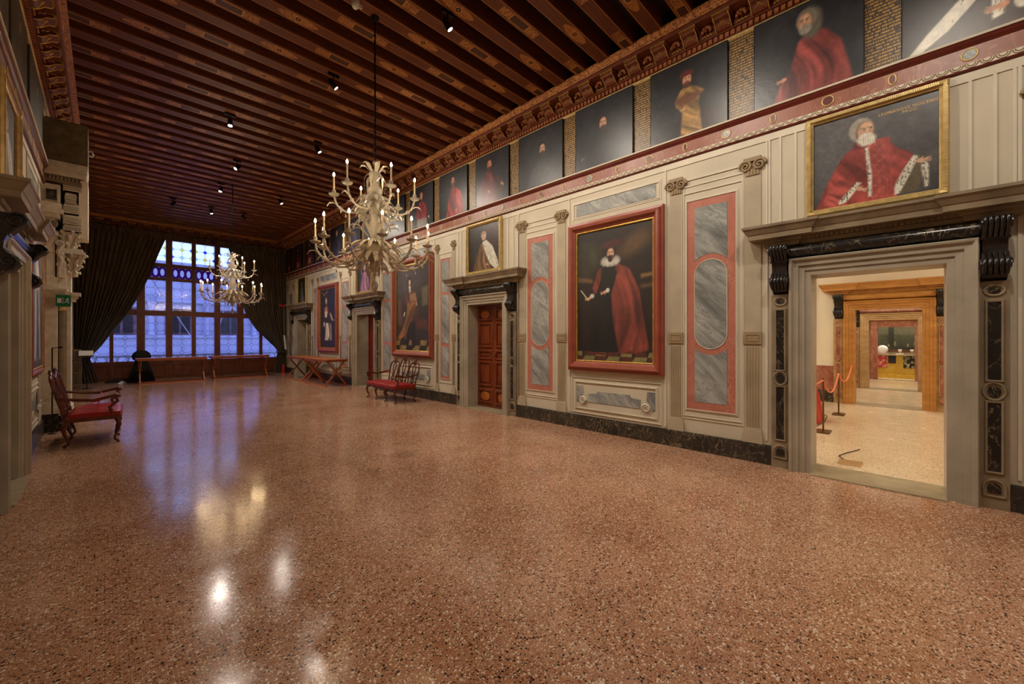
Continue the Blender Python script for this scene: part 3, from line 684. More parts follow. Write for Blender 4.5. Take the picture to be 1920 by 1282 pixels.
def portal(sd, c, h, name, mats, top=HD, th=TH, dh=0):
    aw = .21; P = empty(name, sd.m(c, 0, 0), kind='structure')
    z = top
    mb = MB(); pr = [(-.003, -th), (-.003, .055), (.05, .06), (.055, .075), (.11, .08), (.115, .1), (.165, .105), (.18, .13), (aw - .01, .135), (aw, .12), (aw, 0)]
    mb.ring(sd, c - h, c + h, 0, z - .003, pr, True)
    mb.build('architrave', mats['arch'], P)
    for s_ in (-1, 1):
        a, b = sorted((c + s_ * (h + aw), c + s_ * (h + aw + .195)))
        strip = MB(); strip.wbox(sd, a, b, 0, z - .22, 0, .06)
        m_ = (a + b) / 2
        for (z0, z1) in ((.36, 1.02 * z / HD), (1.24 * z / HD, z - .42)): strip.ring(sd, a + .055, b - .055, z0, z1, [(0, .06), (0, .075), (.014, .078), (.022, .06)])
        def oval(zc, rz, ru, half=False):
            return [(m_ + ru * math.cos(t), zc + rz * math.sin(t)) for t in [PI * 2 * q / 24 for q in range(24)]] if not half else [(m_ - ru, zc - rz)] + [(m_ + ru * math.cos(t), zc + rz * math.sin(t)) for t in [PI * (1 - q / 12) for q in range(13)]] + [(m_ + ru, zc - rz)]
        for zc, rz, ru, hf in ((1.13 * z / HD, .085, .07, 0), (z - .31, .05, .065, 0), (.2, .08, .07, 1)):
            pts = oval(zc, rz, ru, hf); strip.tube([sd.m(u, zz, .062) for u, zz in pts + pts[:1]], .012, 6, False)
        st = strip.build('side_strip', mats['strip'], P)
        inl = MB()
        for (z0, z1) in ((.36, 1.02 * z / HD), (1.24 * z / HD, z - .42)): inl.wbox(sd, a + .056, b - .056, z0, z1, .05, .064)
        for zc, rz, ru, hf in ((1.13 * z / HD, .06, .045, 0), (z - .31, .03, .04, 0), (.2, .05, .045, 1)): inl.wplate(sd, oval(zc, rz, ru, hf), .05, .068)
        if mats.get('diamond'):
            for zc in (.25, 1.13, z - .5): inl.wplate(sd, [(m_ - .05, zc), (m_, zc - .09), (m_ + .05, zc), (m_, zc + .09)], .05, .085)
        inl.build('inlay', mats['inlay'], st)
        console(sd, a + .01, b - .01, z - .22, z + .375, .23, mats['console'], P)
    fz = MB(); n = 10; u0, u1 = c - h - aw, c + h + aw
    fz.wprism(sd, [(0, z + aw)] + [(.03 + .11 * math.sin(PI * (q + .5) / n), z + aw + .012 + (.165 * (1 - math.cos(PI * q / n)) / 2)) for q in range(n + 1)] + [(0, z + .39)], u0, u1, True)
    fz.build('frieze', mats['frieze'], P)
    cn = MB(); hb = h + aw + .19
    prof = [(.02, .375), (.055, .385), (.06, .43), (.085, .44), (.09, .47), (.20, .475), (.205, .53), (.215, .54), (.25, .60), (.262, .61), (.262, .64)]
    prof = [(o, z + q) for o, q in prof]
    cornice_box(cn, sd, c, h + aw - .03 - .02, prof)
    for s_ in (-1, 1): cornice_box(cn, sd, c + s_ * (hb - .105), .115 - .02, [(o + .035, q + .001) for o, q in prof])
    q = c - hb
    while q < c + hb: cn.wbox(sd, q, q + .022, z + .432, z + .468, .05, .105); q += .045
    cn.build('cornice', mats['corn'], P)
    tb = MB().wbox(sd, c - h - .0, c + h + .0, -.05, .012, -th - .05, .14)
    tb.build('threshold', M['thresh'], P)
    return P
PM = dict(arch=M['istria'], strip=M['istria_d'], inlay=M['black'], console=M['console'], frieze=M['black'], corn=M['istria_d'])
doors = []
for c, h, n in DOORS: doors.append(portal(R, c, h, n, PM))
dl = portal(L, 6.795, .585, 'door_5', PM)

# closed carved leaf in door_2
def leaf(P, sd, c, h, depth, mat, matl, two=True):
    for s_ in ((-1, 1) if two else (0,)):
        a, b = (c - h, c) if s_ == -1 else (c, c + h)
        if not two: a, b = c - h, c + h
        mb = MB(); mb.cur = 0; mb.wbox(sd, a + .003, b - .003, .015, HD - .005, -depth - .04, -depth)
        for z0, z1, alt in ((.12, .42, 1), (.52, 1.08, 0), (1.14, 1.34, 2), (1.42, 1.98, 0), (2.05, 2.3, 1)):
            mb.cur = 0; mb.ring(sd, a + .10, b - .10, z0 + .03, z1 - .03, [(0, -depth), (0, -depth + .03), (.03, -depth + .036), (.045, -depth + .014), (.06, -depth)])
            mb.cur = 1 if alt == 1 else 0
            if alt == 1:
                m_ = (a + b) / 2; zc = (z0 + z1) / 2
                mb.wplate(sd, [(m_ + (b - a) * .26 * math.cos(PI * 2 * q / 20), zc + (z1 - z0) * .34 * math.sin(PI * 2 * q / 20)) for q in range(20)], -depth, -depth + .022)
            else: mb.wplate(sd, [(a + .15, z0 + .08), (b - .15, z0 + .08), (b - .15, z1 - .08), (a + .15, z1 - .08)], -depth, -depth + .02)
        lf = mb.build('door_leaf', [mat, matl], P)
        if s_ == -1 or not two:
            MB().ball(sd.m(b - .07, 1.24, -depth + .04), .03).build('door_knob', M['brass'], lf)
leaf(doors[1], R, 6.795, .585, .26, M['doorwood'], M['doorwoodl'])
# door_3: one leaf swung open inwards, passage behind
dr = MB().box(6.33, 6.37, 12.10, 13.12, .015, HD - .005)
for z0, z1 in ((.15, .7), (.8, 1.25), (1.35, 2.25)): dr.ring(R, 12.22, 13.0, z0, z1, [(0, -.27), (0, -.25), (.03, -.25), (.04, -.27)])
dr = dr.build('door_leaf', M['doorred'], doors[2]); MB().ball((6.31, 13.05, 1.15), .025).build('door_knob', M['brass'], dr)
leaf(doors[3], R, 18.69, .575, .33, M['doorwood'], M['doorwood'])
leaf(dl, L, 6.795, .585, .30, M['istria_d'], M['istria_d'])
MB().box(6.46, 6.50, .845, 1.38, .015, HD).build('door_leaf', M['doorred'], doors[0])
MB().box(6.44, 7.9, 11.0, 11.06, 0, 3).box(6.44, 7.9, 14.2, 14.26, 0, 3).box(7.9, 7.96, 11, 14.26, 0, 3).box(6.44, 7.96, 11, 14.26, 3, 3.06).build('wall_passage', M['istria_d'])['kind'] = 'structure'
MB().box(XR, 7.96, 11, 14.26, -.2, -.001).build('floor_passage', M['floor2'])['kind'] = 'structure'

# ---- baseboards
def segs(sd, u0, u1, blocks):
    u = u0
    for a, b in sorted(blocks):
        if a > u: yield u, a
        u = max(u, b)
    if u < u1: yield u, u1
blR = [(c - h - .41, c + h + .41) for c, h, n in DOORS]; blL = [(6.795 - 1.0, 6.795 + 1.0), (10.5, 11.5)]
for sd, bl, nm in ((R, blR, 'baseboard_right'), (L, blL, 'baseboard_left')):
    mb = MB()
    for a, b in segs(sd, YB, YE, bl): mb.wprism(sd, [(0, 0), (.035, 0), (.035, .22), (.028, .25), (0, .25)], a, b)
    struct(nm, mb, M['blackgreen'])

# ---- painted wall architecture (thin relief), children of the wall
def frame_line(mb, sd, u0, u1, z0, z1, w=.03, d=.012): mb.ring(sd, u0, u1, z0, z1, [(0, 0), (0, d), (w * .4, d), (w * .5, d * .5), (w, d * .5), (w, 0)])
def volute(mb, sd, u, z, r, s_=1):
    pts = [sd.m(u + s_ * r * (1 - q / 30) * math.cos(q * .45), z + r * (1 - q / 30) * math.sin(q * .45), .03) for q in range(28)]
    mb.tube(pts, [.024 * r / .09 * (1 - q / 60) for q in range(28)], 6)
def pilaster(sd, u0, u1, par, full=True):
    w = u1 - u0; mb = MB()
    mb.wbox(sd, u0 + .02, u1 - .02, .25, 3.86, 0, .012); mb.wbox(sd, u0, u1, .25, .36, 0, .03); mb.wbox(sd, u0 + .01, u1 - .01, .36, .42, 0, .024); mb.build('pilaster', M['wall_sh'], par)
    mb = MB()
    for i in range(5): mb.wbox(sd, u0 + .035 + i * (w - .07) / 5 + .008, u0 + .035 + (i + 1) * (w - .07) / 5 - .008, .46, 1.52, .012, .017)
    mb.wbox(sd, u0 + .01, u1 - .01, 1.56, 1.72, .01, .03)
    frame_line(mb, sd, u0 + .05, u1 - .05, 1.6, 1.68, .015, .036)
    # ionic capital
    mb.wbox(sd, u0 + .015, u1 - .015, 3.98, 4.03, .0, .05); mb.wbox(sd, u0 + .03, u1 - .03, 3.8, 3.98, .0, .02)
    for i in range(4): mb.wbox(sd, u0 + .045 + i * (w - .09) / 4, u0 + .045 + (i + .6) * (w - .09) / 4, 3.80, 3.88, .02, .03)
    for s_ in (-1, 1): volute(mb, sd, (u0 + u1) / 2 + s_ * w * .34, 3.925, w * .33, s_)
    mb.build('pilaster_capital', M['wall_tan'], par)
def marble_unit(sd, ua, ub, par):
    """pink bordered grey marble panel between a pair of pilasters; ua..ub whole unit"""
    pilaster(sd, ua, ua + .235, par); pilaster(sd, ub - .235, ub, par)
    p0, p1 = ua + .32, ub - .28
    lines = MB(); frame_line(lines, sd, p0, p1, .6, 3.64, .03, .02); frame_line(lines, sd, p0 - .07, p1 + .07, .5, 3.76, .02, .014)
    frame_line(lines, sd, ua + .24, ub - .24, .46, 3.86, .02, .012); lines.wbox(sd, ua + .2, ub - .2, 3.955, 3.98, 0, .016)
    lines.build('panel_moulding', M['wall_lt'], par)
    marble_panel(sd, p0, p1, .6, 3.64, par)
def marble_panel(sd, p0, p1, z0, z1, par):
    MB().wbox(sd, p0, p1, z0, z1, 0, .01).build('marble_panel', M['pink'], par)
    w = p1 - p0; m_ = (p0 + p1) / 2; b = min(.11, w * .19); r = w / 2 - b; g = MB(); zm0, zm1 = 1.48, 2.76
    # stadium in the middle
    st = [(m_ + r * math.cos(PI * q / 14), zm1 - r + r * math.sin(PI * q / 14)) for q in range(15)] + [(m_ - r * math.cos(PI * q / 14), zm0 + r - r * math.sin(PI * q / 14)) for q in range(15)]
    g.wplate(sd, st, .0, .014)
    ro = r + b * .75
    for up in (1, -1):
        zc = zm1 - r if up == 1 else zm0 + r; ze = z1 - b if up == 1 else z0 + b
        arc = []
        for q in range(15):
            a = PI * q / 14; u = ro * math.cos(a)
            if abs(u) > r: continue
            arc.append((m_ + u, zc + up * ro * math.sin(a)))
        a0 = math.acos(min(1, r / ro)); arc = [(m_ + r, zc + up * ro * math.sin(a0))] + arc + [(m_ - r, zc + up * ro * math.sin(a0))]
        g.wplate(sd, arc + [(m_ - r, ze), (m_ + r, ze)], .0, .014)
    g.build('grey_marble_inset', M['grey'], par)
    e = MB(); pts = st + st[:1]; e.tube([sd.m(u, z, .014) for u, z in pts], .006, 5, False); e.build('inset_edge', M['wall_lt'], par)
def narrow_unit(sd, ua, ub, par):
    pilaster(sd, ua, ua + .15, par) if ub - ua > .7 else None
    pilaster(sd, ub - .15, ub, par) if ub - ua > .7 else None
    o = .22 if ub - ua > .7 else .08
    lines = MB(); frame_line(lines, sd, ua + o, ub - o, .6, 3.64, .02, .02); frame_line(lines, sd, ua + o - .05, ub - o + .05, .5, 3.76, .02, .014); lines.build('panel_moulding', M['wall_lt'], par)
    MB().wbox(sd, ua + o, ub - o, .6, 3.64, 0, .01).build('marble_panel', M['pink'], par)
    g = MB(); b = .05
    for z0, z1 in ((.66, 1.42), (1.5, 2.72), (2.8, 3.58)): g.wbox(sd, ua + o + b, ub - o - b, z0, z1, 0, .014)
    g.build('grey_marble_inset', M['grey'], par)
def picture_bay(sd, u0, u1, par):
    lines = MB(); frame_line(lines, sd, u0 + .06, u1 - .06, .3, .92, .02, .016); frame_line(lines, sd, u0 + .14, u1 - .14, .38, .84, .03, .022)
    frame_line(lines, sd, u0 + .1, u1 - .1, 3.83, 4.06, .04, .016); lines.wbox(sd, u0 - .02, u0 + .005, .28, 4.2, 0, .014); lines.wbox(sd, u1 - .005, u1 + .02, .28, 4.2, 0, .014)
    for s_, u in ((1, u0 + .3), (-1, u1 - .3)): volute(lines, sd, u, .52, .07, s_)
    lines.build('panel_moulding', M['wall_lt'], par)
    g = MB(); g.wbox(sd, u0 + .15, u1 - .15, 3.84, 4.05, 0, .01)
    m_ = (u0 + u1) / 2; w = (u1 - u0) / 2
    g.wplate(sd, [(m_ - w * .55, .5), (m_ + w * .55, .5), (m_ + w * .55, .64), (m_ + w * .35, .66), (m_ + w * .35, .7), (m_ - w * .35, .7), (m_ - w * .35, .66), (m_ - w * .55, .64)], 0, .01)
    for s_ in (-1, 1): g.wplate(sd, [(m_ + s_ * w * .68, .78), (m_ + s_ * w * .82, .78), (m_ + s_ * w * .82, .5), (m_ + s_ * w * .78, .48), (m_ + s_ * w * .74, .58), (m_ + s_ * w * .67, .64)], 0, .01)
    g.build('grey_marble_inset', M['grey'], par)
marble_unit(R, 1.35, 2.605, wr); marble_unit(R, 4.53, 5.79, wr); picture_bay(R, 2.66, 4.46, wr)
narrow_unit(R, 7.9, 8.74, wr); picture_bay(R, 8.8, 10.9, wr); narrow_unit(R, 10.95, 11.62, wr)
narrow_unit(R, 13.85, 14.8, wr); picture_bay(R, 14.87, 16.8, wr); narrow_unit(R, 16.85, 17.6, wr); narrow_unit(R, 19.75, 20.75, wr)
pilaster(R, -1.02, -.8, wr); narrow_unit(L, 8.0, 8.55, wl); picture_bay(L, 8.62, 10.0, wl); narrow_unit(L, 10.05, 10.5, wl)
# flat pilaster strips flanking the portraits over the doors
mb = MB()
for c, h, n in DOORS:
    for s_ in (-1, 1):
        for o in (.72, .88, 1.0): mb.wbox(R, c + s_ * o - .012, c + s_ * o + .012, 3.1, 4.2, 0, .012)
        mb.wbox(R, c + s_ * 1.03 - .012, c + s_ * 1.03 + .012, .3, 4.2, 0, .012)
mb.build('panel_moulding', M['wall_lt'], wr)
MB().wbox(R, YB, YE, 4.2, 4.3, 0, .012).build('plain_border', M['wall_lt'], wr)
MB().wbox(L, YB, YE, 4.2, 4.3, 0, .012).build('plain_border', M['wall_lt'], wl)

# ---- red marble band under the frieze portraits
def band(sd, name, u0, u1, rings):
    P = sroot(name, sd.m((u0 + u1) / 2, 4.3, 0))
    MB().wprism(sd, [(0, 4.37), (.03, 4.37), (.03, 4.53), (0, 4.53)], u0, u1).build('marble_band', M['band'], P)
    MB().wprism(sd, [(0, 4.29), (.02, 4.29), (.035, 4.3), (.04, 4.315), (0, 4.315)], u0, u1).wprism(sd, [(0, 4.53), (.035, 4.53), (.045, 4.545), (.06, 4.56), (.075, 4.59), (0, 4.59)], u0, u1).build('red_moulding', M['darkred'], P)
    MB().wprism(sd, [(0, 4.59), (.085, 4.59), (.09, 4.61), (0, 4.612)], u0, u1).wprism(sd, [(0, 4.315), (.036, 4.315), (.036, 4.37), (0, 4.37)], u0, u1).build('cream_ledge', M['wall_lt'], P)
    mb = MB(); u = u0 + .05
    a1 = max(u0, -1.5)
    u = a1 + .05
    while u < u1:
        for r_ in (.045, .027): mb.tube([sd.m(u + r_ * math.cos(PI * q / 7), 4.365 - r_ * math.sin(PI * q / 7), .037) for q in range(8)], .005, 4, False)
        u += .1
    mb.build('festoon_relief', M['wall_tan'], P)
    for i, u in enumerate(rings):
        big = i % 2 == 0; r_ = .055 if big else .03; rz = .055
        mb = MB(); mb.cur = 0; mb.tube([sd.m(u + r_ * math.cos(2 * PI * q / 20), 4.455 + rz * math.sin(2 * PI * q / 20), .032) for q in range(21)], .008, 6, False)
        mb.cur = 1; mb.wplate(sd, [(u + (r_ - .008) * math.cos(2 * PI * q / 20), 4.455 + (rz - .008) * math.sin(2 * PI * q / 20)) for q in range(20)], .02, .034)
        mb.build('roundel', [M['goldp'], M['grey'] if big and i % 4 == 0 else M['darkred']], P)
band(R, 'trim_1', YB, YE, [-.437 + .556 * k for k in range(40) if -.437 + .556 * k < YE - .1])
band(L, 'trim_2', YB, 10.6, [5.1 + .556 * k for k in range(10)])

# ---- carved cornice
def cornice(sd, name, u0, u1, v0):
    P = sroot(name, sd.m((u0 + u1) / 2, 5.76, 0))
    MB().wprism(sd, [(0, 5.72), (.03, 5.72), (.045, 5.735), (.045, 5.755), (0, 5.755)], u0, u1).build('gilt_fillet', M['goldp'], P)
    mb = MB().wprism(sd, [(0, 5.755), (.05, 5.755), (.05, 5.83), (.09, 5.84), (.09, 5.86), (.10, 5.86), (.10, 6.0), (.30, 6.0), (.30, 6.045), (.32, 6.05), (0, 6.05)], u0, u1).build('cornice_body', M['cornred'], P)
    MB().wprism(sd, [(0, 6.05), (.33, 6.05), (.335, 6.062), (.35, 6.07), (.385, 6.11), (.40, 6.118), (.40, 6.14), (0, 6.14)], u0, u1).build('leaf_moulding', M['carved'], P)
    d = MB(); q = max(u0, v0)
    while q < u1: d.wbox(sd, q, q + .045, 5.762, 5.822, .04, .085); q += .072
    d.build('dentils', M['cornwood'], P)
    q = v0; pm = pr = None
    while q < u1 - .3:
        if pm is None:
            # modillion: bracket with coffer-like front, gilt abacus
            loc = Vector(sd.m(q, 5.93, .1))
            m_ = MB(); a = q + .0; b = q + .2
            m_.cur = 1; m_.wprism(sd, [(.09, 5.98), (.30, 5.98), (.30, 6.0), (.09, 6.0)], a - .012, b + .012)
            m_.cur = 0; m_.wprism(sd, [(.09, 5.85), (.13, 5.855), (.17, 5.88), (.20, 5.92), (.26, 5.935), (.28, 5.96), (.27, 5.98), (.09, 5.98)], a, b)
            m_.cur = 1
            for s_ in (0, 1): m_.bar(sd.m(a + .02, 5.87 + .09 * s_, .15 + .1 * s_), sd.m(b - .02, 5.96 - .09 * s_, .25 - .1 * s_), .012, .012)
            for u in (a + .004, b - .004): m_.tube([sd.m(u, z, dd) for dd, z in ((.10, 5.85), (.14, 5.858), (.18, 5.89), (.21, 5.925), (.27, 5.94), (.285, 5.965))], .008, 5)
            pm = m_.build('modillion', [M['cornred'], M['gold']], P)
            m_ = MB(); u = q + .3175; m_.cur = 0
            for k_ in range(5):
                a_ = PI * k_ / 4; m_.ball(sd.m(u + .05 * math.cos(a_), 5.93 + .045 * math.sin(a_), .15), .026, .026, .03, 8, 6)
            m_.tube([sd.m(u, 5.93, .1), sd.m(u, 5.925, .19), sd.m(u, 5.90, .2)], [.02, .016, .02], 6)
            m_.cur = 1
            for k_ in range(7): m_.ball(sd.m(u - .06 + .02 * k_, 5.872 + .012 * (k_ % 2), .112), .012, n=6, m=5)
            pr = m_.build('rosette', [M['cornwood'], M['gold']], P)
            base = q
        else:
            o = pm.copy(); COL.objects.link(o); o.location = Vector(sd.m(q, 0, 0)) - Vector(sd.m(base, 0, 0))
            o = pr.copy(); COL.objects.link(o); o.location = Vector(sd.m(q, 0, 0)) - Vector(sd.m(base, 0, 0))
        q += .4345
    return P
cornice(R, 'trim_3', YB, YE, -1.79 + .4345 * 0)
cornice(L, 'trim_4', YB, YE, 1.25)
cornice(E, 'trim_5', XL, XR, XL + .1)

# ---- window wall ---------------------------------------------------------
W = sroot('window_1', (2.64, YE, 0))
yw0, yw1 = YE - .04, YE + .10
def wb(x0, x1, z0, z1, y0=yw0, y1=yw1): return MB().box(x0, x1, y0, y1, z0, z1)
cols = [(-.5, .142), (.25, .888), (1.124, 1.748), (1.942, 2.57), (2.703, 3.338), (3.53, 4.155), (4.39, 5.03), (5.137, 5.78)]
rows = [(.72, 2.50), (2.71, 3.92), (4.60, 5.56)]
fr = MB(); fr.box(-.56, 5.87, yw0, yw1, .62, .72); fr.box(-.56, 5.87, yw0, yw1, 5.56, 5.64)
fr.box(-.56, -.5, yw0, yw1, .72, 5.56); fr.box(5.78, 5.87, yw0, yw1, .72, 5.56); fr.build('window_frame', M['winwood'], W)
for i in range(7):
    a, b = cols[i][1], cols[i + 1][0]; d = .05 if b - a > .15 else 0
    MB().box(a, b, yw0 - d, yw1, .72, 5.56).build('mullion', M['winwood'], W)
for z0, z1 in ((2.50, 2.71), (3.92, 4.04), (4.46, 4.60)): MB().box(-.5, 5.78, yw0 - .01, yw1 - .01, z0, z1).build('transom', M['winwood'], W)
pl = MB().box(-.56, 5.87, YE - .03, YE + .0, .02, .62)
for a, b in cols: pl.ring(E, a + .06, b - .06, .14, .54, [(0, .03), (0, .05), (.03, .055), (.04, .03)])
pl.build('sill_panel', M['winwood'], W)
for ci, (a, b) in enumerate(cols):
    for ri, (z0, z1) in enumerate(rows):
        p = MB().box(a + .002, b - .002, YE + .03, YE + .036, z0 + .002, z1 - .002).build('pane', M['pane'], W)
        w = b - a; nz = max(2, round((z1 - z0) / .30)); cw = w / 2; ch = (z1 - z0) / nz; cm = MB(); r = .075; y = YE + .026; t = .006
        sd = []
        for j in range(nz + 1):
            for i in range(3):
                x, z = a + i * cw, z0 + j * ch
                pts = [(x - r, z), (x, z + r), (x + r, z), (x, z - r)]
                ok = lambda q: a - .001 <= q[0] <= b + .001 and z0 - .001 <= q[1] <= z1 + .001
                for q in range(4):
                    if ok(pts[q]) and ok(pts[(q + 1) % 4]): cm.bar((pts[q][0], y, pts[q][1]), (pts[(q + 1) % 4][0], y, pts[(q + 1) % 4][1]), t * 1.6, t, (0, 1, 0))
                if i < 2 and 0 < j < nz: cm.bar((x + r, y, z), (x + cw - r, y, z), t * 1.6, t, (0, 1, 0))
                if j < nz and i == 1: cm.bar((x, y, z + r), (x, y, z + ch - r), t * 1.6, t, (0, 1, 0))
                if ri == 2 and 0 < j < nz: sd.append(([(max(a, min(b, q[0])), q[1]) for q in pts], (i + j) % 3, i))
        cm.build('lead_came', M['lead'], p)
        if ri == 2:
            for nm in ('y', 'b', 'c'):
                g = MB(); n_ = 0
                for pts, kk, i in sd:
                    if 'ybc'[(kk + ci) % 3] == nm: g.wplate(E, [(q[0], q[1]) for q in pts], -.03, -.026); n_ += 1
                if n_: g.build('stained_diamond', M['st_' + nm], p)
        # lunette border: dark spandrels of stained purple in the outer upper panes
    # band with oval openings between the two transoms
    mb = MB(); n = 3 if .9 < a < 4.2 else 0; z0, z1 = 4.04, 4.46
    if n:
        cw = (b - a) / n
        for k_ in range(n):
            xc = a + (k_ + .5) * cw; inner = []; outer = []
            for q in range(24):
                t_ = 2 * PI * q / 24; cx, sz = math.cos(t_), math.sin(t_); inner.append((xc + cw * .30 * cx, 4.25 + .14 * sz))
                s_ = 1 / max(abs(cx) / (cw / 2), abs(sz) / .21); outer.append((xc + cx * s_, 4.25 + sz * s_))
            vs = [(x, y_, z) for y_ in (YE, YE + .02) for x, z in inner + outer]
            mb.add(vs, [(q, (q + 1) % 24, 24 + (q + 1) % 24, 24 + q) for q in range(24)] + [(48 + q, 48 + (q + 1) % 24, 72 + (q + 1) % 24, 72 + q) for q in range(24)] + [(q, (q + 1) % 24, 48 + (q + 1) % 24, 48 + q) for q in range(24)])
        mb.build('pierced_panel', M['st_v'], W)
        MB().box(a, b, YE + .03, YE + .034, z0, z1).build('pane', M['pane'], W)
    else: mb.box(a, b, YE, YE + .03, z0, z1).build('solid_panel', M['winwood'], W)

# ---- outside: balustrade and the opposite facade
B = empty('balustrade', (2.6, 22.3, 0), 'white stone balcony balustrade just outside the big leaded window', 'balustrade')
MB().box(-2, 7.5, 22.2, 22.45, .84, .92).build('handrail', M['courtstone'], B); MB().box(-2, 7.5, 22.2, 22.45, -.2, .3).build('plinth', M['courtstone'], B)
for k in range(30): MB().lathe((-1.8 + .31 * k, 22.32, .3), [(.07, 0), (.04, .05), (.09, .18), (.05, .36), (.035, .44), (.07, .5), (.07, .54)], 10).build('baluster', M['courtstone'], B)
F = empty('courtyard_facade', (3, 34, -3), 'pale stone facade with dark arched windows across the courtyard', 'building')
fc = MB().box(-14, 20, 34, 34.6, -4, 6.4); fc.box(-14, 20, 33.6, 34, 6.2, 6.5); fc.box(-14, 20, 33.8, 34, 3.9, 4.1); fc.box(-14, 20, 33.75, 34, 1.6, 1.78); fc.build('wall', M['courtstone'], F)
for k in range(11):
    x = -11 + k * 2.75
    MB().box(x, x + 1.45, 33.94, 34.0, 1.8, 3.5).build('window', M['courtdark'], F)
    MB().box(x + .2, x + .68, 33.9, 33.95, 1.9, 3.4).box(x + .8, x + 1.25, 33.9, 33.95, 1.9, 3.4).build('window_pane', M['courtglass'], F)
    MB().lathe((x + 2.1, 33.7, 1.8), [(.2, 0), (.2, .1), (.15, .15), (.14, 1.75), (.2, 1.85), (.24, 2.1)], 12).build('column', M['courtstone'], F)
for k, (a, b) in enumerate((((1.5, 24.5, 4.3), (4.2, 25.5, -.4)), ((4.6, 24.5, 4.6), (3.6, 25.5, -.4)))):  # diagonal white reflections in the window, built as thin tubes outside it
    o = MB().tube([a, b], .022, 6).build('stay_cable', M['courtstone']); tag(o, ['white stay cable slanting down to the right outside the window', 'white stay cable slanting down to the left outside the window'][k], 'cable')
g = MB().box(-14, 20, 22.6, 34, -4.2, -4.0).build('courtyard_ground', M['courtstone']); g['kind'] = 'structure'

# ---- rooms of the enfilade behind door_1
struct('floor_enfilade', MB().box(XR + .0, 24, -3.4, 4.4, -.2, -.0005), M['floor2'])
PM2 = dict(arch=M['travert'], strip=M['travert2'], inlay=M['rosso'], console=M['console'], frieze=M['travert'], corn=M['travert'], diamond=True)
PM3 = dict(PM2, arch=M['travert2'], frieze=M['rosso'], corn=M['rosso'])
PM4 = dict(PM2, arch=M['rosso'], corn=M['rosso'], strip=M['travert2'])
for i, (xw, c, h, top, pm) in enumerate(((13.0, .345, .585, 2.33, PM2), (17.3, .335, .56, 2.2, PM3), (21.3, .325, .52, 2.05, PM4))):
    sd = Side('x', xw, -1)
    wall_with(sd, 'wall_enfilade_%d' % (i + 1), M['white'], -3.4, 4.4, 4.3, [(c - h, c + h, 0, top)], .35)
    portal(sd, c, h, 'door_%d' % (6 + i), pm, top, .35)
    MB().wbox(sd, -3.4, c - h - .41, .30, .92, 0, .02).wbox(sd, c + h + .41, 4.4, .30, .92, 0, .02).build('dado_enfilade', M['rosso'])['kind'] = 'structure'
    MB().wbox(sd, -3.4, c - h - .41, 0, .30, 0, .03).wbox(sd, c + h + .41, 4.4, 0, .30, 0, .03).build('baseboard_enfilade', M['blackgreen'])['kind'] = 'structure'
struct('wall_enfilade_end', MB().box(23.4, 23.6, -3.4, 4.4, 0, 4.3), M['white'])
struct('wall_enfilade_left', MB().box(XR + TH, 23.6, 4.4, 4.5, 0, 4.3), M['white'])
struct('wall_enfilade_right', MB().box(XR + TH, 23.6, -3.5, -3.4, 0, 4.3), M['white'])
struct('ceiling_enfilade', MB().box(XR + TH, 23.6, -3.5, 4.5, 4.3, 4.4), M['white'])
# ================================================================= PAINTINGS
RFP_G = [(0, .02), (0, .045), (.012, .055), (.028, .05)]
RFP = [(.028, .03), (.03, .06), (.05, .075), (.085, .115), (.12, .125), (.14, .11), (.15, .08), (.185, .075), (.19, .065), (.19, 0)]
def red_picture(sd, u0, u1, z0, z1, art, label, mat='canvas_m', group=None, ks=1.0, kd=1.0):
    """outer size u0..u1 x z0..z1"""
    P = empty('framed_painting', sd.m((u0 + u1) / 2, z0, 0), label, 'painting', group); w = .19 * ks
    a, b, c, d = u0 + w, u1 - w, z0 + w, z1 - w
    f = MB().ring(sd, a, b, c, d, [(o * ks, q * kd) for o, q in RFP]).build('frame', M['redframe'], P); MB().ring(sd, a, b, c, d, [(o * ks, q * (kd if kd == 1 else .9)) for o, q in RFP_G]).build('gilt_slip', M['gold'], f)
    art((b - a) / (d - c)).mesh('canvas', sd, a, b, c, d, .028 if kd == 1 else .036, P, mat); return P
def gilt_picture(sd, u0, u1, z0, z1, art, label, mat='canvas', w=.075, d=.08, gm='goldp'):
    P = empty('gilt_framed_portrait', sd.m((u0 + u1) / 2, z0, 0), label, 'painting')
    a, b, c, e = u0 + w, u1 - w, z0 + w, z1 - w
    f = MB().ring(sd, a, b, c, e, [(0, .02), (0, d * .6), (.012, d * .75), (.02, d * .7), (.03, d * .95), (w - .02, d), (w - .006, d * .8), (w, d * .7), (w, 0)])
    n = int((u1 - u0) / .018)
    for i in range(n):
        u = u0 + w + (u1 - u0 - 2 * w) * (i + .5) / n
        for z in (z0 + w * .42, z1 - w * .42): f.bar(sd.m(u - .004, z - .018, d + .001), sd.m(u + .004, z + .018, d + .001), .008, .01)
    n = int((z1 - z0) / .018)
    for i in range(n):
        z = z0 + w + (z1 - z0 - 2 * w) * (i + .5) / n
        for u in (u0 + w * .42, u1 - w * .42): f.bar(sd.m(u - .018, z - .004, d + .001), sd.m(u + .018, z + .004, d + .001), .008, .01)
    f.build('frame', M[gm], P); art((b - a) / (e - c)).mesh('canvas', sd, a, b, c, e, .03, P, mat); return P
PR = 'large red-framed full-length portrait of '
red_picture(R, 2.655, 4.455, 1.055, 3.69, art_black_robe, PR + 'a man in black robe and crimson cape holding a paper')
red_picture(R, 8.80, 10.89, 1.09, 3.86, art_sash, PR + 'a figure in an orange-gold sash behind the settee')
red_picture(R, 14.87, 16.79, 1.07, 3.68, art_white_dress, PR + 'a figure in pale garments between the two farthest doorways')
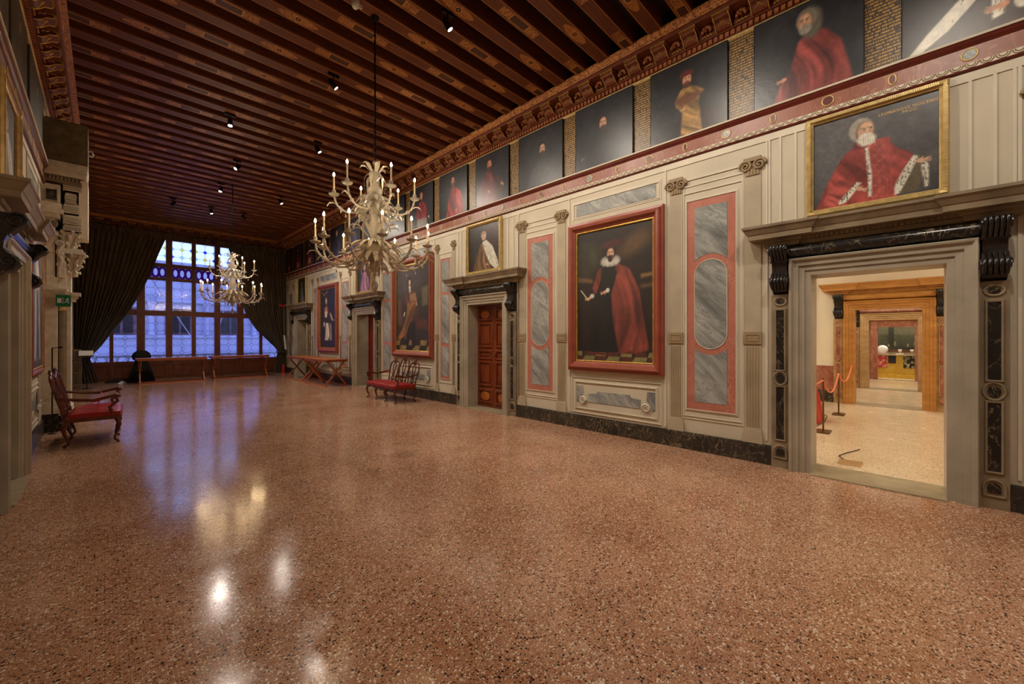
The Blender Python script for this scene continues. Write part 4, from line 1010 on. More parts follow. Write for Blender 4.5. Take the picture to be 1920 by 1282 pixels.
red_picture(L, 8.66, 10.3, 1.06, 3.70, art_saint, 'red-framed tall painting of a pale-robed figure under a blue sky on the left wall', ks=.7, kd=.45)
pm = gilt_picture(R, -.305, .885, 3.10, 4.275, art_mocenigo, 'gilt-framed portrait of a white-bearded man in ermine-edged red robe over the open doorway')
gilt_picture(R, 6.24, 7.44, 3.09, 4.27, lambda a: art_doge(a), 'gilt-framed portrait of a man with a white ermine cape over the closed carved doors')
gilt_picture(R, 12.2, 13.35, 3.09, 4.27, lambda a: art_doge(a, True), 'gilt-framed portrait of a figure in a pink robe over the half-open red door')
gilt_picture(R, 18.15, 19.3, 3.09, 4.27, art_dark_lady, 'gilt-framed dark portrait of a pale-robed figure over the farthest doorway')
gilt_picture(L, 6.2, 7.4, 3.10, 4.27, lambda a: art_doge(a), 'gilt-framed portrait in pale gold frame over the left wall doorway')
# the inscription on the portrait over the door
def text_obj(body, size, loc, rot, mat, parent, name='inscription', ext=.0008):
    cu = bpy.data.curves.new(name, 'FONT'); cu.body = body; cu.size = size; cu.extrude = ext; cu.align_x = 'CENTER'; cu.space_character = 1.15; cu.space_line = .95
    t = bpy.data.objects.new(name, cu); COL.objects.link(t); t.rotation_euler = rot; t.location = loc
    dg = bpy.context.evaluated_depsgraph_get(); me = bpy.data.meshes.new_from_object(t.evaluated_get(dg)); mw = Matrix.LocRotScale(Vector(loc) - (root_loc(parent) if parent else Vector()), t.rotation_euler, None)
    me.transform(mw); bpy.data.objects.remove(t); me.materials.clear(); me.materials.append(mat)
    o = bpy.data.objects.new(name, me); COL.objects.link(o); o.parent = parent; return o
text_obj('LEONARDVS MOCENICO\nPROC.', .040, (XR - .0315, -.02, 4.095), (PI / 2, 0, -PI / 2), M['goldpaint'], pm)

# frieze portraits and lettered panels
FR = [(-1.07, .045, 'ermine', 'a robe edged with white ermine, rightmost of the frieze', 110),
      (.349, 1.441, 'oldred', 'old man with long grey hair in a red robe', 130), (1.758, 2.867, 'ochre', 'man in ochre sleeve and dark red beret', 120),
      (3.166, 4.289, 'head', 'a bearded face in black, above the black-robed man', 100),
      (4.579, 5.704, 'head2', 'a pale averted face, right of the purple-red robe', 90), (6.0, 7.07, 'red2', 'bearded man in a purple-red robe with both hands shown', 80),
      (7.383, 8.495, 'red3', 'man in bright red gown, above the carved doors', 70), (8.78, 9.9, 'red4', 'red-cloaked man with pale skirt beside the chandelier', 60),
      (10.18, 11.28, 'head2', 'dim bearded figure hidden behind the near chandelier', 40), (11.58, 12.68, 'head', 'black-clad figure just left of the chandelier stem', 40),
      (12.98, 14.08, 'blue', 'dark blue-robed figure above the half-open red door', 40), (14.38, 15.48, 'blue', 'dark figure above the right of the farthest red frame', 30),
      (15.78, 16.88, 'head', 'nearly black figure above the left of the farthest red frame', 30), (17.18, 18.28, 'redgold', 'red-gowned figure, third from the window end', 30),
      (18.58, 19.68, 'redgold', 'red-gowned figure, second from the window end', 30), (19.98, 20.74, 'redgold', 'dark red figure, last of the frieze next to the right curtain', 30)]
for i, (a, b, k, l, ny) in enumerate(FR):
    P = empty('frieze_portrait', R.m((a + b) / 2, 4.61, 0), 'frieze portrait of ' + l, 'painting')
    asp = (b - a) / 1.11
    art = art_ermine_hand(asp) if k == 'ermine' else art_frieze(asp, ny, k, i * 3)
    art.mesh('canvas', R, a + .006, b - .006, 4.615, 5.72, .064, P)
    MB().ring(R, a + .006, b - .006, 4.613, 5.72, [(0, .03), (0, .068), (.005, .068), (.005, .03)]).build('edge_strip', M['metal'], P)
where = ['between the ermine robe and the old man', 'between the old man and the man with ochre sleeve', 'left of the man with ochre sleeve', 'right of the pale averted face', 'left of the pale averted face',
         'right of the bright red gown', 'left of the bright red gown', 'left of the red-cloaked man with pale skirt', 'behind the upper chandelier arms', 'right of the blue-robed figure over the red door',
         'left of the blue-robed figure over the red door', 'above the smallest red-framed painting', 'right of the third last red-gowned figure', 'between the third and second last red-gowned figures', 'between the last two red figures by the curtain']
for (p, q), w_ in zip(zip(FR, FR[1:]), where):
    o = MB().wbox(R, p[1] + .002, q[0] - .002, 4.615, 5.72, .002, .026).build('inscription_panel', M['lettered'])
    tag(o, 'dark frieze panel of gold lettering ' + w_, 'panel', 'gold-lettered panels of the frieze')
for j, (a, b) in enumerate(((5.6, 6.9), (7.1, 8.4), (8.7, 10.5))):
    P = empty('frieze_portrait', L.m((a + b) / 2, 4.61, 0), 'dim grey frieze canvas on the left wall ' + ['above the gilt-framed portrait', 'above the end of the doorway cornice', 'next to the carved stone pier'][j], 'painting')
    pp = Paint((b - a) / 1.11, 40, (78, 74, 66), (104, 98, 86), 90 + j); pp.poly([(.3, 0), (.4, .5), (.5, .7), (.65, .5), (.75, 0)], (112, 104, 90), .05, .6); pp.head(.5, .75, .08)
    pp.mesh('canvas', L, a, b, 4.615, 5.72, .03, P, 'canvas_m')

# ================================================================= CHANDELIERS
def leaf_mesh(p0, ang, pts, wid, rip=0.0):
    """curved glass leaf; pts [(r, z)] in the radial plane, wid max half-width"""
    ca, sa = math.cos(ang), math.sin(ang); n = len(pts) - 1; mb = MB()
    def fn(i, j):
        k = i * n; a = min(int(k), n - 1); t = k - a
        r = pts[a][0] * (1 - t) + pts[a + 1][0] * t; z = pts[a][1] * (1 - t) + pts[a + 1][1] * t
        w = wid * math.sin(PI * min(1, .12 + i * .9)) ** .7 * (1 + rip * math.sin(i * 18)); s = (j - .5) * 2 * w
        zz = z - abs(j - .5) * wid * .7
        return (p0[0] + r * ca - s * sa, p0[1] + r * sa + s * ca, zz)
    g = MB().grid(fn, 10, 4); n0 = len(g.v)
    back = [(x, y, z - .004) for x, y, z in g.v]; g.add(back, [tuple(reversed(f)) for f in g.f[:]], True); return g
def make_chandelier(x, y, label):
    C = empty('glass_chandelier', (x, y, 2.28), label, 'chandelier', 'blown glass chandeliers'); c = (x, y, 0)
    # chain and ceiling hook
    ch = MB(); z = 4.14; i = 0
    while z < 6.05:
        pts = []
        for q in range(11):
            a = 2 * PI * q / 10; u, v = .012 * math.cos(a), .026 * math.sin(a)
            pts.append((x + (u if i % 2 else 0), y + (0 if i % 2 else u), z + v))
        ch.tube(pts, .0055, 5, False); z += .042; i += 1
    ch.build('chain', M['metal'], C)
    MB().tube([(x, y, 4.1), (x + .004, y, 5.0), (x, y, 6.3)], .009, 6).lathe(c, [(.012, 6.05), (.05, 6.09), (.06, 6.12)], 14).build('suspension_rod', M['metal'], C)
    st = MB().lathe(c, [(.0, 2.28), (.012, 2.29), (.036, 2.33), (.042, 2.37), (.03, 2.41), (.008, 2.44), (.008, 2.5), (.03, 2.52), (.016, 2.55), (.045, 2.58), (.03, 2.61), (.07, 2.66), (.05, 2.69), (.11, 2.75), (.17, 2.84), (.18, 2.9), (.12, 2.95)], 24, scal=.06, ns=12)
    st.build('lower_bowl', M['amber'], C)
    MB().lathe(c, [(.12, 2.94), (.14, 2.98), (.10, 3.0), (.06, 3.02), (.05, 3.08), (.075, 3.16), (.085, 3.22), (.06, 3.3), (.035, 3.36), (.05, 3.42), (.13, 3.46), (.15, 3.5), (.08, 3.54), (.04, 3.58)], 24, scal=.05, ns=12).build('stem', M['glass'], C)
    MB().lathe(c, [(.035, 3.57), (.06, 3.6), (.095, 3.66), (.10, 3.71), (.06, 3.76), (.03, 3.8), (.03, 3.84), (.06, 3.88), (.085, 3.93), (.07, 3.94), (.02, 3.9), (.008, 4.0), (.008, 4.04)], 22, scal=.06, ns=10).ball((x, y, 4.08), .034).build('upper_vase', M['glass'], C)
    rnd = random.Random(5)
    def leaves(n, pts, wid, ph, mat='glass', rip=.15, name='leaf'):
        for k_ in range(n):
            a = ph + 2 * PI * k_ / n + rnd.uniform(-.06, .06); f = rnd.uniform(.93, 1.07)
            leaf_mesh(c, a, [(r * f, z_) for r, z_ in pts], wid, rip).build(name, M[mat], C)
    leaves(6, [(.02, 3.9), (.06, 3.97), (.12, 4.05), (.17, 4.06), (.20, 4.02)], .03, .3)
    leaves(6, [(.03, 3.88), (.10, 3.93), (.145, 3.86), (.15, 3.76), (.14, 3.66)], .022, .8)
    leaves(12, [(.05, 3.6), (.13, 3.62), (.2, 3.58), (.25, 3.5)], .032, .1)
    leaves(14, [(.08, 3.48), (.18, 3.5), (.27, 3.44), (.31, 3.36)], .03, .4)
    leaves(8, [(.06, 3.36), (.16, 3.34), (.24, 3.26), (.27, 3.18)], .028, .2)
    leaves(8, [(.06, 3.02), (.14, 3.12), (.22, 3.2), (.30, 3.22), (.34, 3.18)], .022, .5)
    leaves(16, [(.10, 2.96), (.22, 2.98), (.33, 2.92), (.40, 2.84)], .034, .15, 'amber')
    leaves(16, [(.12, 2.86), (.24, 2.82), (.34, 2.74), (.38, 2.64)], .03, .4, 'amber')
    leaves(8, [(.08, 2.72), (.15, 2.68), (.19, 2.6), (.18, 2.52)], .026, .0, 'amber')
    def arms(n, ph, path, top, rr, mat):
        for k_ in range(n):
            a = ph + 2 * PI * k_ / n; ca, sa = math.cos(a), math.sin(a)
            P3 = []; m_ = len(path)
            for q in range(25):      # catmull-rom
                t = q / 24 * (m_ - 1); i0 = min(int(t), m_ - 2); t -= i0
                g = lambda j: path[max(0, min(m_ - 1, j))]
                p = [0.5 * ((2 * g(i0)[d]) + (g(i0 + 1)[d] - g(i0 - 1)[d]) * t + (2 * g(i0 - 1)[d] - 5 * g(i0)[d] + 4 * g(i0 + 1)[d] - g(i0 + 2)[d]) * t * t + (-g(i0 - 1)[d] + 3 * g(i0)[d] - 3 * g(i0 + 1)[d] + g(i0 + 2)[d]) * t ** 3) for d in (0, 1)]
                P3.append((x + p[0] * ca, y + p[0] * sa, p[1]))
            am = MB().tube(P3, [rr * (1.25 if q % 3 == 0 else .95) for q in range(25)], 8)
            for q in (8, 16): am.ball(P3[q], rr * 1.9, n=10, m=6)
            arm = am.build('arm', M[mat], C)
            ex, ey, ez = P3[-1]
            MB().lathe((ex, ey, ez), [(.008, -.02), (.03, -.012), (.062, .006), (.07, .02), (.058, .012), (.02, 0), (.012, .02), (.024, .035), (.026, .07), (.018, .075)], 20, scal=.08, ns=8).build('drip_pan', M[mat], arm)
            MB().lathe((ex, ey, ez), [(.0115, .06), (.0115, .06 + top)], 10).build('candle', M['candle'], arm)
            MB().lathe((ex, ey, ez + .06 + top), [(.006, 0), (.0135, .012), (.014, .024), (.008, .044), (.0, .056)], 10).build('lit_bulb', M['flame'], arm)
            px, py, pz = P3[13]
            MB().tube([(px, py, pz - rr), (px, py, pz - .05)], .002, 4).lathe((px, py, pz - .09), [(0, 0), (.012, .01), (.013, .02), (.0, .045)], 8).build('glass_drop', M['glass'], arm)
            for qq, dz in ((8, .0), (14, -.01)):
                px, py, pz = P3[qq]; leaf_mesh((px, py, 0), a + (.9 if qq == 8 else -.9), [(0, pz), (.04, pz + .035), (.08, pz + .03), (.10, pz - .01)], .018, .1).build('arm_leaf', M[mat], arm)
            px, py, pz = P3[19]; ca2, sa2 = ca, sa
            lf = leaf_mesh((px, py, 0), a, [(0, pz), (.05, pz + .03), (.10, pz + .02), (.13, pz - .03)], .022, .1); lf.build('arm_leaf', M[mat], arm)
    arms(6, math.radians(25), [(.06, 3.47), (.18, 3.40), (.36, 3.38), (.49, 3.46), (.54, 3.60)], .20, .013, 'glass')
    arms(12, math.radians(10), [(.12, 2.88), (.22, 2.74), (.42, 2.64), (.61, 2.67), (.72, 2.78), (.75, 2.90)], .20, .014, 'amber')
    return C
ch1 = make_chandelier(2.66, 5.31, 'nearer and larger-looking glass chandelier with two tiers of lit candle bulbs')
ch2 = copy_tree(ch1); ch2.location = (2.66, 14.19, 2.33); ch2.rotation_euler.z = .35
ch2['label'] = 'farther glass chandelier with lit candle bulbs hanging before the leaded window'

# ================================================================= SPOTLIGHTS
def spotlight(x, y, tx, ty, tz, label, lit=True, power=230, ang=140, z=5.93):
    P = empty('ceiling_spotlight', (x, y, z), label, 'spotlight', None); c = Vector((x, y, z)); d = (Vector((tx, ty, tz)) - c).normalized()
    MB().box(x - .09, x + .09, y - .02, y + .02, ZC - .045, ZC - .002).tube([(x, y, ZC - .03), (x, y, z + .05)], .01, 6).build('bracket', M['metal'], P)
    MB().tube([c - d * .10, c - d * .07, c + d * .05, c + d * .06], [.02, .04, .048, .048], 14).build('lamp_body', M['metal'], P)
    a = d.orthogonal().normalized(); b = d.cross(a)
    MB().add([c + d * .062 + (a * math.cos(2 * PI * q / 14) + b * math.sin(2 * PI * q / 14)) * .036 for q in range(14)], [tuple(range(14))]).build('lens', M['lens'] if lit else M['metal'], P, fix=False)
    if lit:
        ld = bpy.data.lights.new('spot_beam', 'SPOT'); ld.energy = power; ld.color = (1, .88, .73); ld.spot_size = math.radians(ang); ld.spot_blend = .9; ld.shadow_soft_size = .05
        lo = bpy.data.objects.new('spot_beam', ld); COL.objects.link(lo); lo.parent = P; lo.location = d * .09; lo.rotation_euler = d.to_track_quat('-Z', 'Y').to_euler()
SPOTS = [(3.31, 4.50, 5.9, 3.4, 2.2, 'brightly lit spotlight nearest the camera, right of the near chandelier chain', 210),
         (2.735, 6.95, 6.06, 6.2, 2.6, 'small lit spotlight just left of the near chandelier chain, turned to the right wall', 230),
         (1.77, 9.65, 1.5, 8.5, 0, 'lit spotlight nearest to the left wall', 170),
         (3.43, 9.6, 5.9, 8.4, 2.2, 'bright lit spotlight in line with the one nearest the left wall', 280),
         (2.36, 12.06, -.75, 11.3, 2.5, 'spotlight casting a streak of light leftwards along a beam', 230),
         (2.38, 14.2, .8, 13.4, 0, 'small lit spotlight right above the brightest far one', 170),
         (2.57, 16.94, 3.6, 17.2, 0, 'lit spotlight farthest from the camera, near the far chandelier chain', 330),
         (3.92, 14.13, 5.9, 13.2, 1.8, 'bright lit spotlight between the two chandeliers', 330)]
for x, y, tx, ty, tz, lb, pw in SPOTS: spotlight(x, y, tx, ty, tz, lb, True, pw, 105 if tx < 0 else 140)
spotlight(3.51, 16.92, 6.06, 17, 3, 'dark spotlight turned to the right wall behind the far chandelier chain', False)
spotlight(1.55, 16.81, -.75, 16.8, 3, 'dark spotlight turned to the left wall above the left curtain', False)
for i, (x, y, tx, ty, tz) in enumerate(((3.4, 2.2, 6.0, 1.6, 2.0), (3.3, -.4, 5.9, -.6, 2.0), (1.9, 2.0, 1.5, 2.5, 0), (3.2, -2.2, 3.4, -1, 0), (1.8, -1.2, 1.2, 0, 0))):  # first inferred from a canvas highlight; others unseen, added to light the near end
    spotlight(x, y, tx, ty, tz, 'lit ceiling spotlight outside the view, ' + ['level with the man in ochre', 'level with the open doorway', 'above the camera left', 'behind the camera to the right', 'behind the camera to the left'][i], True, (200, 170, 120, 120, 120)[i])
sm = MB().lathe((2.33, 5.2, 5.99), [(.0, 0), (.03, .005), (.045, .03), (.05, .07), (.05, .12)], 16).box(2.30, 2.42, 5.19, 5.21, 6.03, 6.08).build('smoke_detector', M['whitep']); tag(sm, 'small white ceiling sensor beside the near chandelier chain', 'sensor')
o = MB().box(2.98, 3.09, 21.0, 21.06, 5.66, 5.75).build('sensor_box', M['whitep']); tag(o, 'small white box fixed to the curtain pelmet above the window', 'sensor')

# ================================================================= CURTAINS
def curtain(label, side):
    P = empty('velvet_curtain', (XL + .3 if side < 0 else XR - .3, 20.85, 0), label, 'curtain', 'brown velvet window curtains')
    xo = XL + .03 if side < 0 else XR - .03
    inner = [(5.55, 1.72), (4.9, 1.50), (4.2, 1.30), (3.4, 1.02), (2.5, .62), (1.8, .20), (1.3, -.08), (1.05, -.26), (.9, -.36), (.7, -.30), (.4, -.22), (0.02, -.12)] if side < 0 else \
            [(5.55, 3.75), (4.9, 3.95), (4.2, 4.12), (3.4, 4.26), (2.7, 4.42), (2.0, 4.82), (1.5, 5.28), (1.2, 5.55), (1.0, 5.68), (.7, 5.62), (.4, 5.56), (.02, 5.5)]
    def ix(z):
        for (za, xa), (zb, xb) in zip(inner, inner[1:]):
            if za >= z >= zb: t = (za - z) / (za - zb); return xa * (1 - t) + xb * t
        return inner[-1][1]
    nf = 17
    def fn(i, j):
        z = 5.55 - 5.53 * j; xi = ix(z); width = abs(xi - xo); e = max(.0, min(1, (z - .9) / 3.0)) if z > .9 else 0
        x = xo + (xi - xo) * (i + .012 * math.sin(i * nf * 2 * PI + .6) * (1 if 0 < i < 1 else 0))
        amp = .035 + .035 * min(1, width / 1.5); amp *= .55 if abs(z - .95) < .25 else 1
        y = 20.98 + amp * math.sin(i * nf * 2 * PI + 1.3 * math.sin(z * .9)) + .03 * math.sin(i * 41 + z * 1.3) - .12 * (1 - e) * (1 - abs(i - .5))
        return (x, y, z)
    g = MB().grid(fn, 204, 46); vs = list(g.v); fs = list(g.f); g.add([(x, y + .012, z) for x, y, z in vs], [tuple(reversed(f)) for f in fs], True)
    g.build('drape', M['curtain'], P, fix=False)
    xc = (xo + ix(.97)) / 2; w = abs(ix(.97) - xo) / 2 + .04
    MB().tube([(xc + w * math.cos(t), 20.93 + .16 * math.sin(t), .97 + .03 * math.sin(t + .5)) for t in [2 * PI * q / 20 for q in range(21)]], .022, 8, False).build('tieback', M['curtain'], P)
    return P
curtain('dark brown velvet curtain gathered towards the carved stone pier, left of the window', -1)
curtain('dark brown velvet curtain gathered towards the tables, right of the window', 1)
def pel(i, j):
    x = XL + .02 + (XR - XL - .04) * i; z = 5.76 - (.24 + .03 * math.sin(i * 60)) * j
    return (x, 20.84 + .03 * math.sin(i * 34 * 2 * PI) - .02 * j + .01 * math.sin(i * 151), z)
g = MB().grid(pel, 400, 6); vs = list(g.v); fs = list(g.f); g.add([(x, y + .014, z) for x, y, z in vs], [tuple(reversed(f)) for f in fs], True)
g.box(XL + .02, XR - .02, 20.86, YE - .30, 5.70, 5.74)
o = g.build('curtain_pelmet', M['curtain'], fix=False); tag(o, 'ruffled dark velvet pelmet running across the top of the window wall', 'pelmet')
o = MB().lathe((.3, 20.65, 0), [(.0, .10), (.14, .09), (.24, .05), (.30, .0)], 20, scal=.2, ns=5).build('folded_paper', M['blackcloth']); tag(o, 'dark heap of gathered cloth on the floor below the left curtain', 'cloth'); o.name = 'cloth_heap'
o = MB().add([(.34, 20.0, 0), (.56, 19.95, 0), (.60, 20.2, 0), (.38, 20.25, 0), (.46, 20.1, .09)], [(0, 1, 4), (1, 2, 4), (2, 3, 4), (3, 0, 4), (0, 3, 2, 1)]).build('folded_paper', M['whitep']); tag(o, 'small white folded sheet standing on the floor below the window', 'paper')

# ================================================================= TABLES
def make_table():
    T = empty('trestle_table', (0, 0, 0), 'x', 'table', 'wooden trestle tables'); L2, w, h = 1.0, .37, .90
    t = MB()
    for k_ in range(4): t.box(-L2, L2, -w + k_ * .186, -w + k_ * .186 + .182, h - .03, h)
    t.box(-L2 + .02, L2 - .02, -w + .02, -w + .045, h - .085, h - .03).box(-L2 + .02, L2 - .02, w - .045, w - .02, h - .085, h - .03); t.build('table_top', M['tablewood'], T)
    for s_ in (-1, 1):
        x = s_ * .90
        tr = MB().bar((x, -w + .03, .03), (x, w - .06, h - .04), .055, .03, (1, 0, 0)).bar((x + .03, w - .03, .03), (x + .03, -w + .06, h - .04), .055, .03, (1, 0, 0))
        tr.box(x - .03, x + .06, -w + .06, w - .06, h - .085, h - .03).tube([(x - .06, 0, .47), (x + .09, 0, .47)], .012, 8); tr.build('trestle', M['tablewood'], T)
    for s_ in (-1, 1): MB().box(-.92, .96, s_ * (w - .03) - .022, s_ * (w - .03) + .022, 0, .035).build('foot_rail', M['tablewood'], T)
    return T
tb = make_table(); labs = ['wooden trestle table in front of the window, left one, beside the dark draped figure', 'wooden trestle table in front of the window, right one, near the red extinguisher',
      'wooden trestle table along the right wall, nearer one with the larger-looking crossed legs', 'wooden trestle table along the right wall, farther one under the last doorway']
for i, (x, y, rz) in enumerate(((1.78, 19.42, math.radians(1)), (3.93, 19.62, math.radians(1)), (5.47, 14.62, PI / 2 + .02), (5.5, 16.85, PI / 2 - .02))):
    o = tb if i == 0 else copy_tree(tb); o.location = (x, y, 0); o.rotation_euler.z = rz; o['label'] = labs[i]

# ================================================================= SETTEES (front towards local +X)
def cab(mb, x, y, h, dx, dy, r=.024):
    mb.tube([(x, y, h), (x + dx * .5, y + dy * .5, h - .06), (x + dx, y + dy, h - .14), (x + dx * .6, y + dy * .6, h - .24), (x, y, .10), (x - dx * .1, y, .05), (x + dx * .7, y + dy * .7, .02), (x + dx * 1.0, y + dy * 1.0, .012)], [r * 1.2, r * 1.35, r * 1.15, r * .8, r * .62, r * .62, r * .9, r * .55], 8)
def make_settee(Ln, nb, label, arms_on=True, sh=.43, bh=1.10):
    S = empty('carved_settee', (0, 0, 0), label, 'settee'); h2 = Ln / 2; xf, xb = .29, -.27; cw = Ln / nb
    def seat(i, j):
        y = -h2 + Ln * i; x = xb + .03 + (xf - xb - .0) * j + (.025 * abs(math.sin(i * PI * nb)) if j > .5 else 0)
        dome = .035 * (1 - abs(2 * ((i * nb) % 1) - 1) ** 4) * (1 - abs(2 * j - 1) ** 4)
        return (x, y, sh + .015 + dome)
    g = MB().grid(seat, 12 * nb, 12); n = len(g.v); top = list(g.v); g.add([(x, y, sh - .05) for x, y, z in top], [tuple(reversed(f)) for f in g.f[:]])
    nx = 12 * nb + 1
    rim = [q for q in range(nx)] + [nx * (q + 1) + nx - 1 for q in range(12)] + [12 * nx + q for q in range(nx - 2, -1, -1)] + [nx * q for q in range(11, 0, -1)]
    for a, b in zip(rim, rim[1:] + rim[:1]): g.f.append((a, b, n + b, n + a)); g.sm.append(False); g.mi.append(0)
    g.build('seat_cushion', M['leatherred'], S, local=True)
    ap = MB()
    for k_ in range(nb * 8):       # serpentine apron
        y0 = -h2 + k_ * cw / 8; y1 = y0 + cw / 8; t = (k_ % 8) / 8; dz = .035 + .04 * abs(math.sin((t + .06) * PI * 2)) ** 2
        ap.box(xf - .01, xf + .02, y0, y1, sh - .05 - dz, sh - .045)
    for s_ in (-1, 1): ap.box(xb, xf, s_ * h2 - .012, s_ * h2 + .012, sh - .10, sh - .045)
    ap.box(xb - .01, xb + .02, -h2, h2, sh - .10, sh - .045); ap.build('seat_rail', M['walnut'], S, local=True)
    for k_ in range(nb + 1):
        y = -h2 + .03 + (Ln - .06) * k_ / nb
        l = MB(); cab(l, xf - .03, y, sh - .05, .05, .0 if 0 < k_ < nb else (.03 if k_ else -.03)); l.build('leg', M['walnut'], S, local=True)
        l = MB(); cab(l, xb + .03, y, sh - .05, -.05, 0, .026); l.build('leg', M['walnut'], S, local=True)
    def xt(z): return xb - .02 - .14 * max(0, (z - sh)) / .6
    for b in range(nb):
        yc = -h2 + cw * (b + .5); m_ = MB(); hh = bh if (nb % 2 and b == nb // 2) or nb == 2 else bh - .07
        P = []
        for s_ in (-1, 1):
            w = cw * .46
            pts = [(w * .78, sh - .04), (w * .80, sh + .10), (w * .98, sh + .26), (w * 1.0, sh + .40), (w * .82, hh - .10), (w * .55, hh - .055), (w * .30, hh - .07), (0, hh)]
            m_.tube([(xt(z), yc + s_ * y, z) for y, z in pts], [.02, .018, .017, .018, .02, .019, .018, .024], 8)
        m_.ball((xt(hh), yc, hh + .01), .02, .045, .03); bk = m_.build('back_frame', M['walnut'], S, local=True)
        m_ = MB()
        for s_ in (-1, 1):
            m_.tube([(xt(z), yc + s_ * y, z) for y, z in ((.03, sh - .02), (.045, sh + .1), (.02, sh + .2), (.06, sh + .32), (.075, sh + .42), (.03, hh - .1), (.015, hh - .02))], [.017, .014, .016, .014, .013, .016, .016], 8)
        m_.ball((xt(sh + .22), yc, sh + .22), .014, .035, .05); m_.tube([(xt(sh + .06), yc - cw * .38, sh + .07), (xt(sh + .08), yc, sh + .04), (xt(sh + .06), yc + cw * .38, sh + .07)], .014, 6)
        m_.build('back_splat', M['walnut'], S, local=True)
    for s_ in (-1, 1):
        y = s_ * (h2 - .02); m_ = MB()
        m_.tube([(xt(sh + .28), y, sh + .27), (xb + .12, y + s_ * .03, sh + .235), (xb + .30, y + s_ * .05, sh + .215), (xf - .08, y + s_ * .05, sh + .26), (xf + .0, y + s_ * .04, sh + .275), (xf + .03, y + s_ * .04, sh + .245)], [.019, .023, .023, .026, .030, .022], 8)
        m_.tube([(xf - .03, y + s_ * .04, sh + .26), (xf + .0, y + s_ * .03, sh + .18), (xf - .09, y + s_ * .01, sh + .09), (xf - .06, y, sh - .03)], [.022, .022, .022, .026], 8); m_.build('armrest', M['walnut'], S, local=True)
    return S
s1 = make_settee(1.62, 3, 'long carved walnut settee with three open backs and red leather seat on the right wall'); s1.location = (5.34, 9.76, 0); s1.rotation_euler.z = PI - .04
s2 = make_settee(1.12, 2, 'carved walnut two-back settee with red leather seat and orange cord against the left wall', sh=.47, bh=1.12); s2.location = (-.12, 9.45, 0); s2.rotation_euler.z = -.03
cd = MB(); bx, by, bz = .07, -.52 - .03, .72
for q in range(4): cd.tube([(bx - .03 + .02 * q + .02 * math.cos(t), by + .035 * math.sin(t), .69 + .035 * math.cos(t)) for t in [2 * PI * k_ / 12 for k_ in range(13)]], .006, 5, False)
cd.tube([(bx, by - .03, .68), (bx + .01, by - .04, .60), (bx, by - .03, .52), (bx + .02, by, .50)], .008, 6).tube([(bx, by, .68), (bx - .1, by + .3, .60), (bx + .05, by + .8, .60), (bx, by + 1.08, .70)], .005, 6)
o = cd.build('silk_cord', M['orange'], s2, local=True)

# ================================================================= CARVED PIER ON THE LEFT WALL
Pr = empty('carved_stone_pier', (-.48, 10.85, 0), 'carved white stone pier with capitals and plain block on top, against the left wall', 'pier'); y0 = 10.58
def pb(name, mat, *bs):
    mb = MB()
    for b in bs: mb.box(*b)
    return mb.build(name, M[mat], Pr)
pb('plinth', 'black', (-.75, -.56, y0, 11.2, 0, .32), (-.58, -.40, y0 + .12, 11.2, 0, .26))
pb('base_moulding', 'stone_white', (-.75, -.54, y0 - .02, 11.2, .32, .38), (-.75, -.55, y0 - .01, 11.2, .38, .43), (-.75, -.56, y0, 11.2, .43, .50), (-.56, -.38, y0 + .1, 11.2, .26, .34), (-.56, -.40, y0 + .12, 11.2, .34, .42))
pb('pilaster_shaft', 'stone_white', (-.75, -.575, y0 + .02, 11.2, .50, 2.34), (-.75, -.60, y0 + .01, 11.2, .6, 2.2))
MB().lathe((-.52, y0 + .2, 0), [(.06, .42), (.052, .5), (.052, 1.4), (.047, 2.12)], 20).build('column_shaft', M['istria_d'], Pr)
MB().lathe((-.52, y0 + .2, 0), [(.047, 2.12), (.058, 2.13), (.058, 2.15), (.05, 2.16), (.05, 2.2), (.075, 2.24), (.08, 2.27), (.08, 2.30)], 20).build('column_capital', M['goldp'], Pr)
pb('rear_pilaster', 'stone_white', (-.50, -.42, y0 + .2, 11.2, .42, 3.0), (-.47, -.44, y0 + .19, 11.2, .5, 2.9))
pb('impost', 'stone_white', (-.75, -.53, y0 - .02, 11.2, 2.34, 2.38), (-.75, -.50, y0 - .04, 11.2, 2.38, 2.42), (-.75, -.47, y0 - .06, 11.2, 2.42, 2.46), (-.75, -.45, y0 - .08, 11.2, 2.46, 2.5), (-.42, -.33, y0 + .2, 11.0, 2.36, 2.40), (-.42, -.30, y0 + .18, 11.0, 2.40, 2.46), (-.42, -.36, y0 + .2, 11.0, 2.30, 2.36))
pb('upper_shaft', 'stone_white', (-.75, -.58, y0 + .04, 11.2, 2.5, 3.42), (-.58, -.47, y0 + .1, 11.2, 2.5, 3.0), (-.70, -.62, y0 + .03, 11.2, 2.56, 3.36))
sb = MB()
for (cx, cz, r) in ((-.555, 3.30, .05), (-.535, 3.10, .035), (-.555, 2.92, .03)):
    sb.tube([(cx + r * (1 - q / 30) * math.cos(q * .45), y0 + .02, cz + r * (1 - q / 30) * math.sin(q * .45)) for q in range(27)], .014, 6)
sb.tube([(-.50, y0 + .03, 3.3), (-.57, y0 + .03, 3.15), (-.52, y0 + .03, 3.0), (-.56, y0 + .03, 2.86), (-.55, y0 + .04, 2.7)], [.03, .03, .028, .022, .012], 8); sb.box(-.60, -.49, y0 + .04, y0 + .2, 2.7, 3.36); sb.build('scroll_bracket', M['stone_white'], Pr)
rn = random.Random(3)
cp = MB().lathe((-.40, y0 + .25, 0), [(.05, 2.75), (.06, 2.9), (.10, 3.05), (.13, 3.16)], 14)
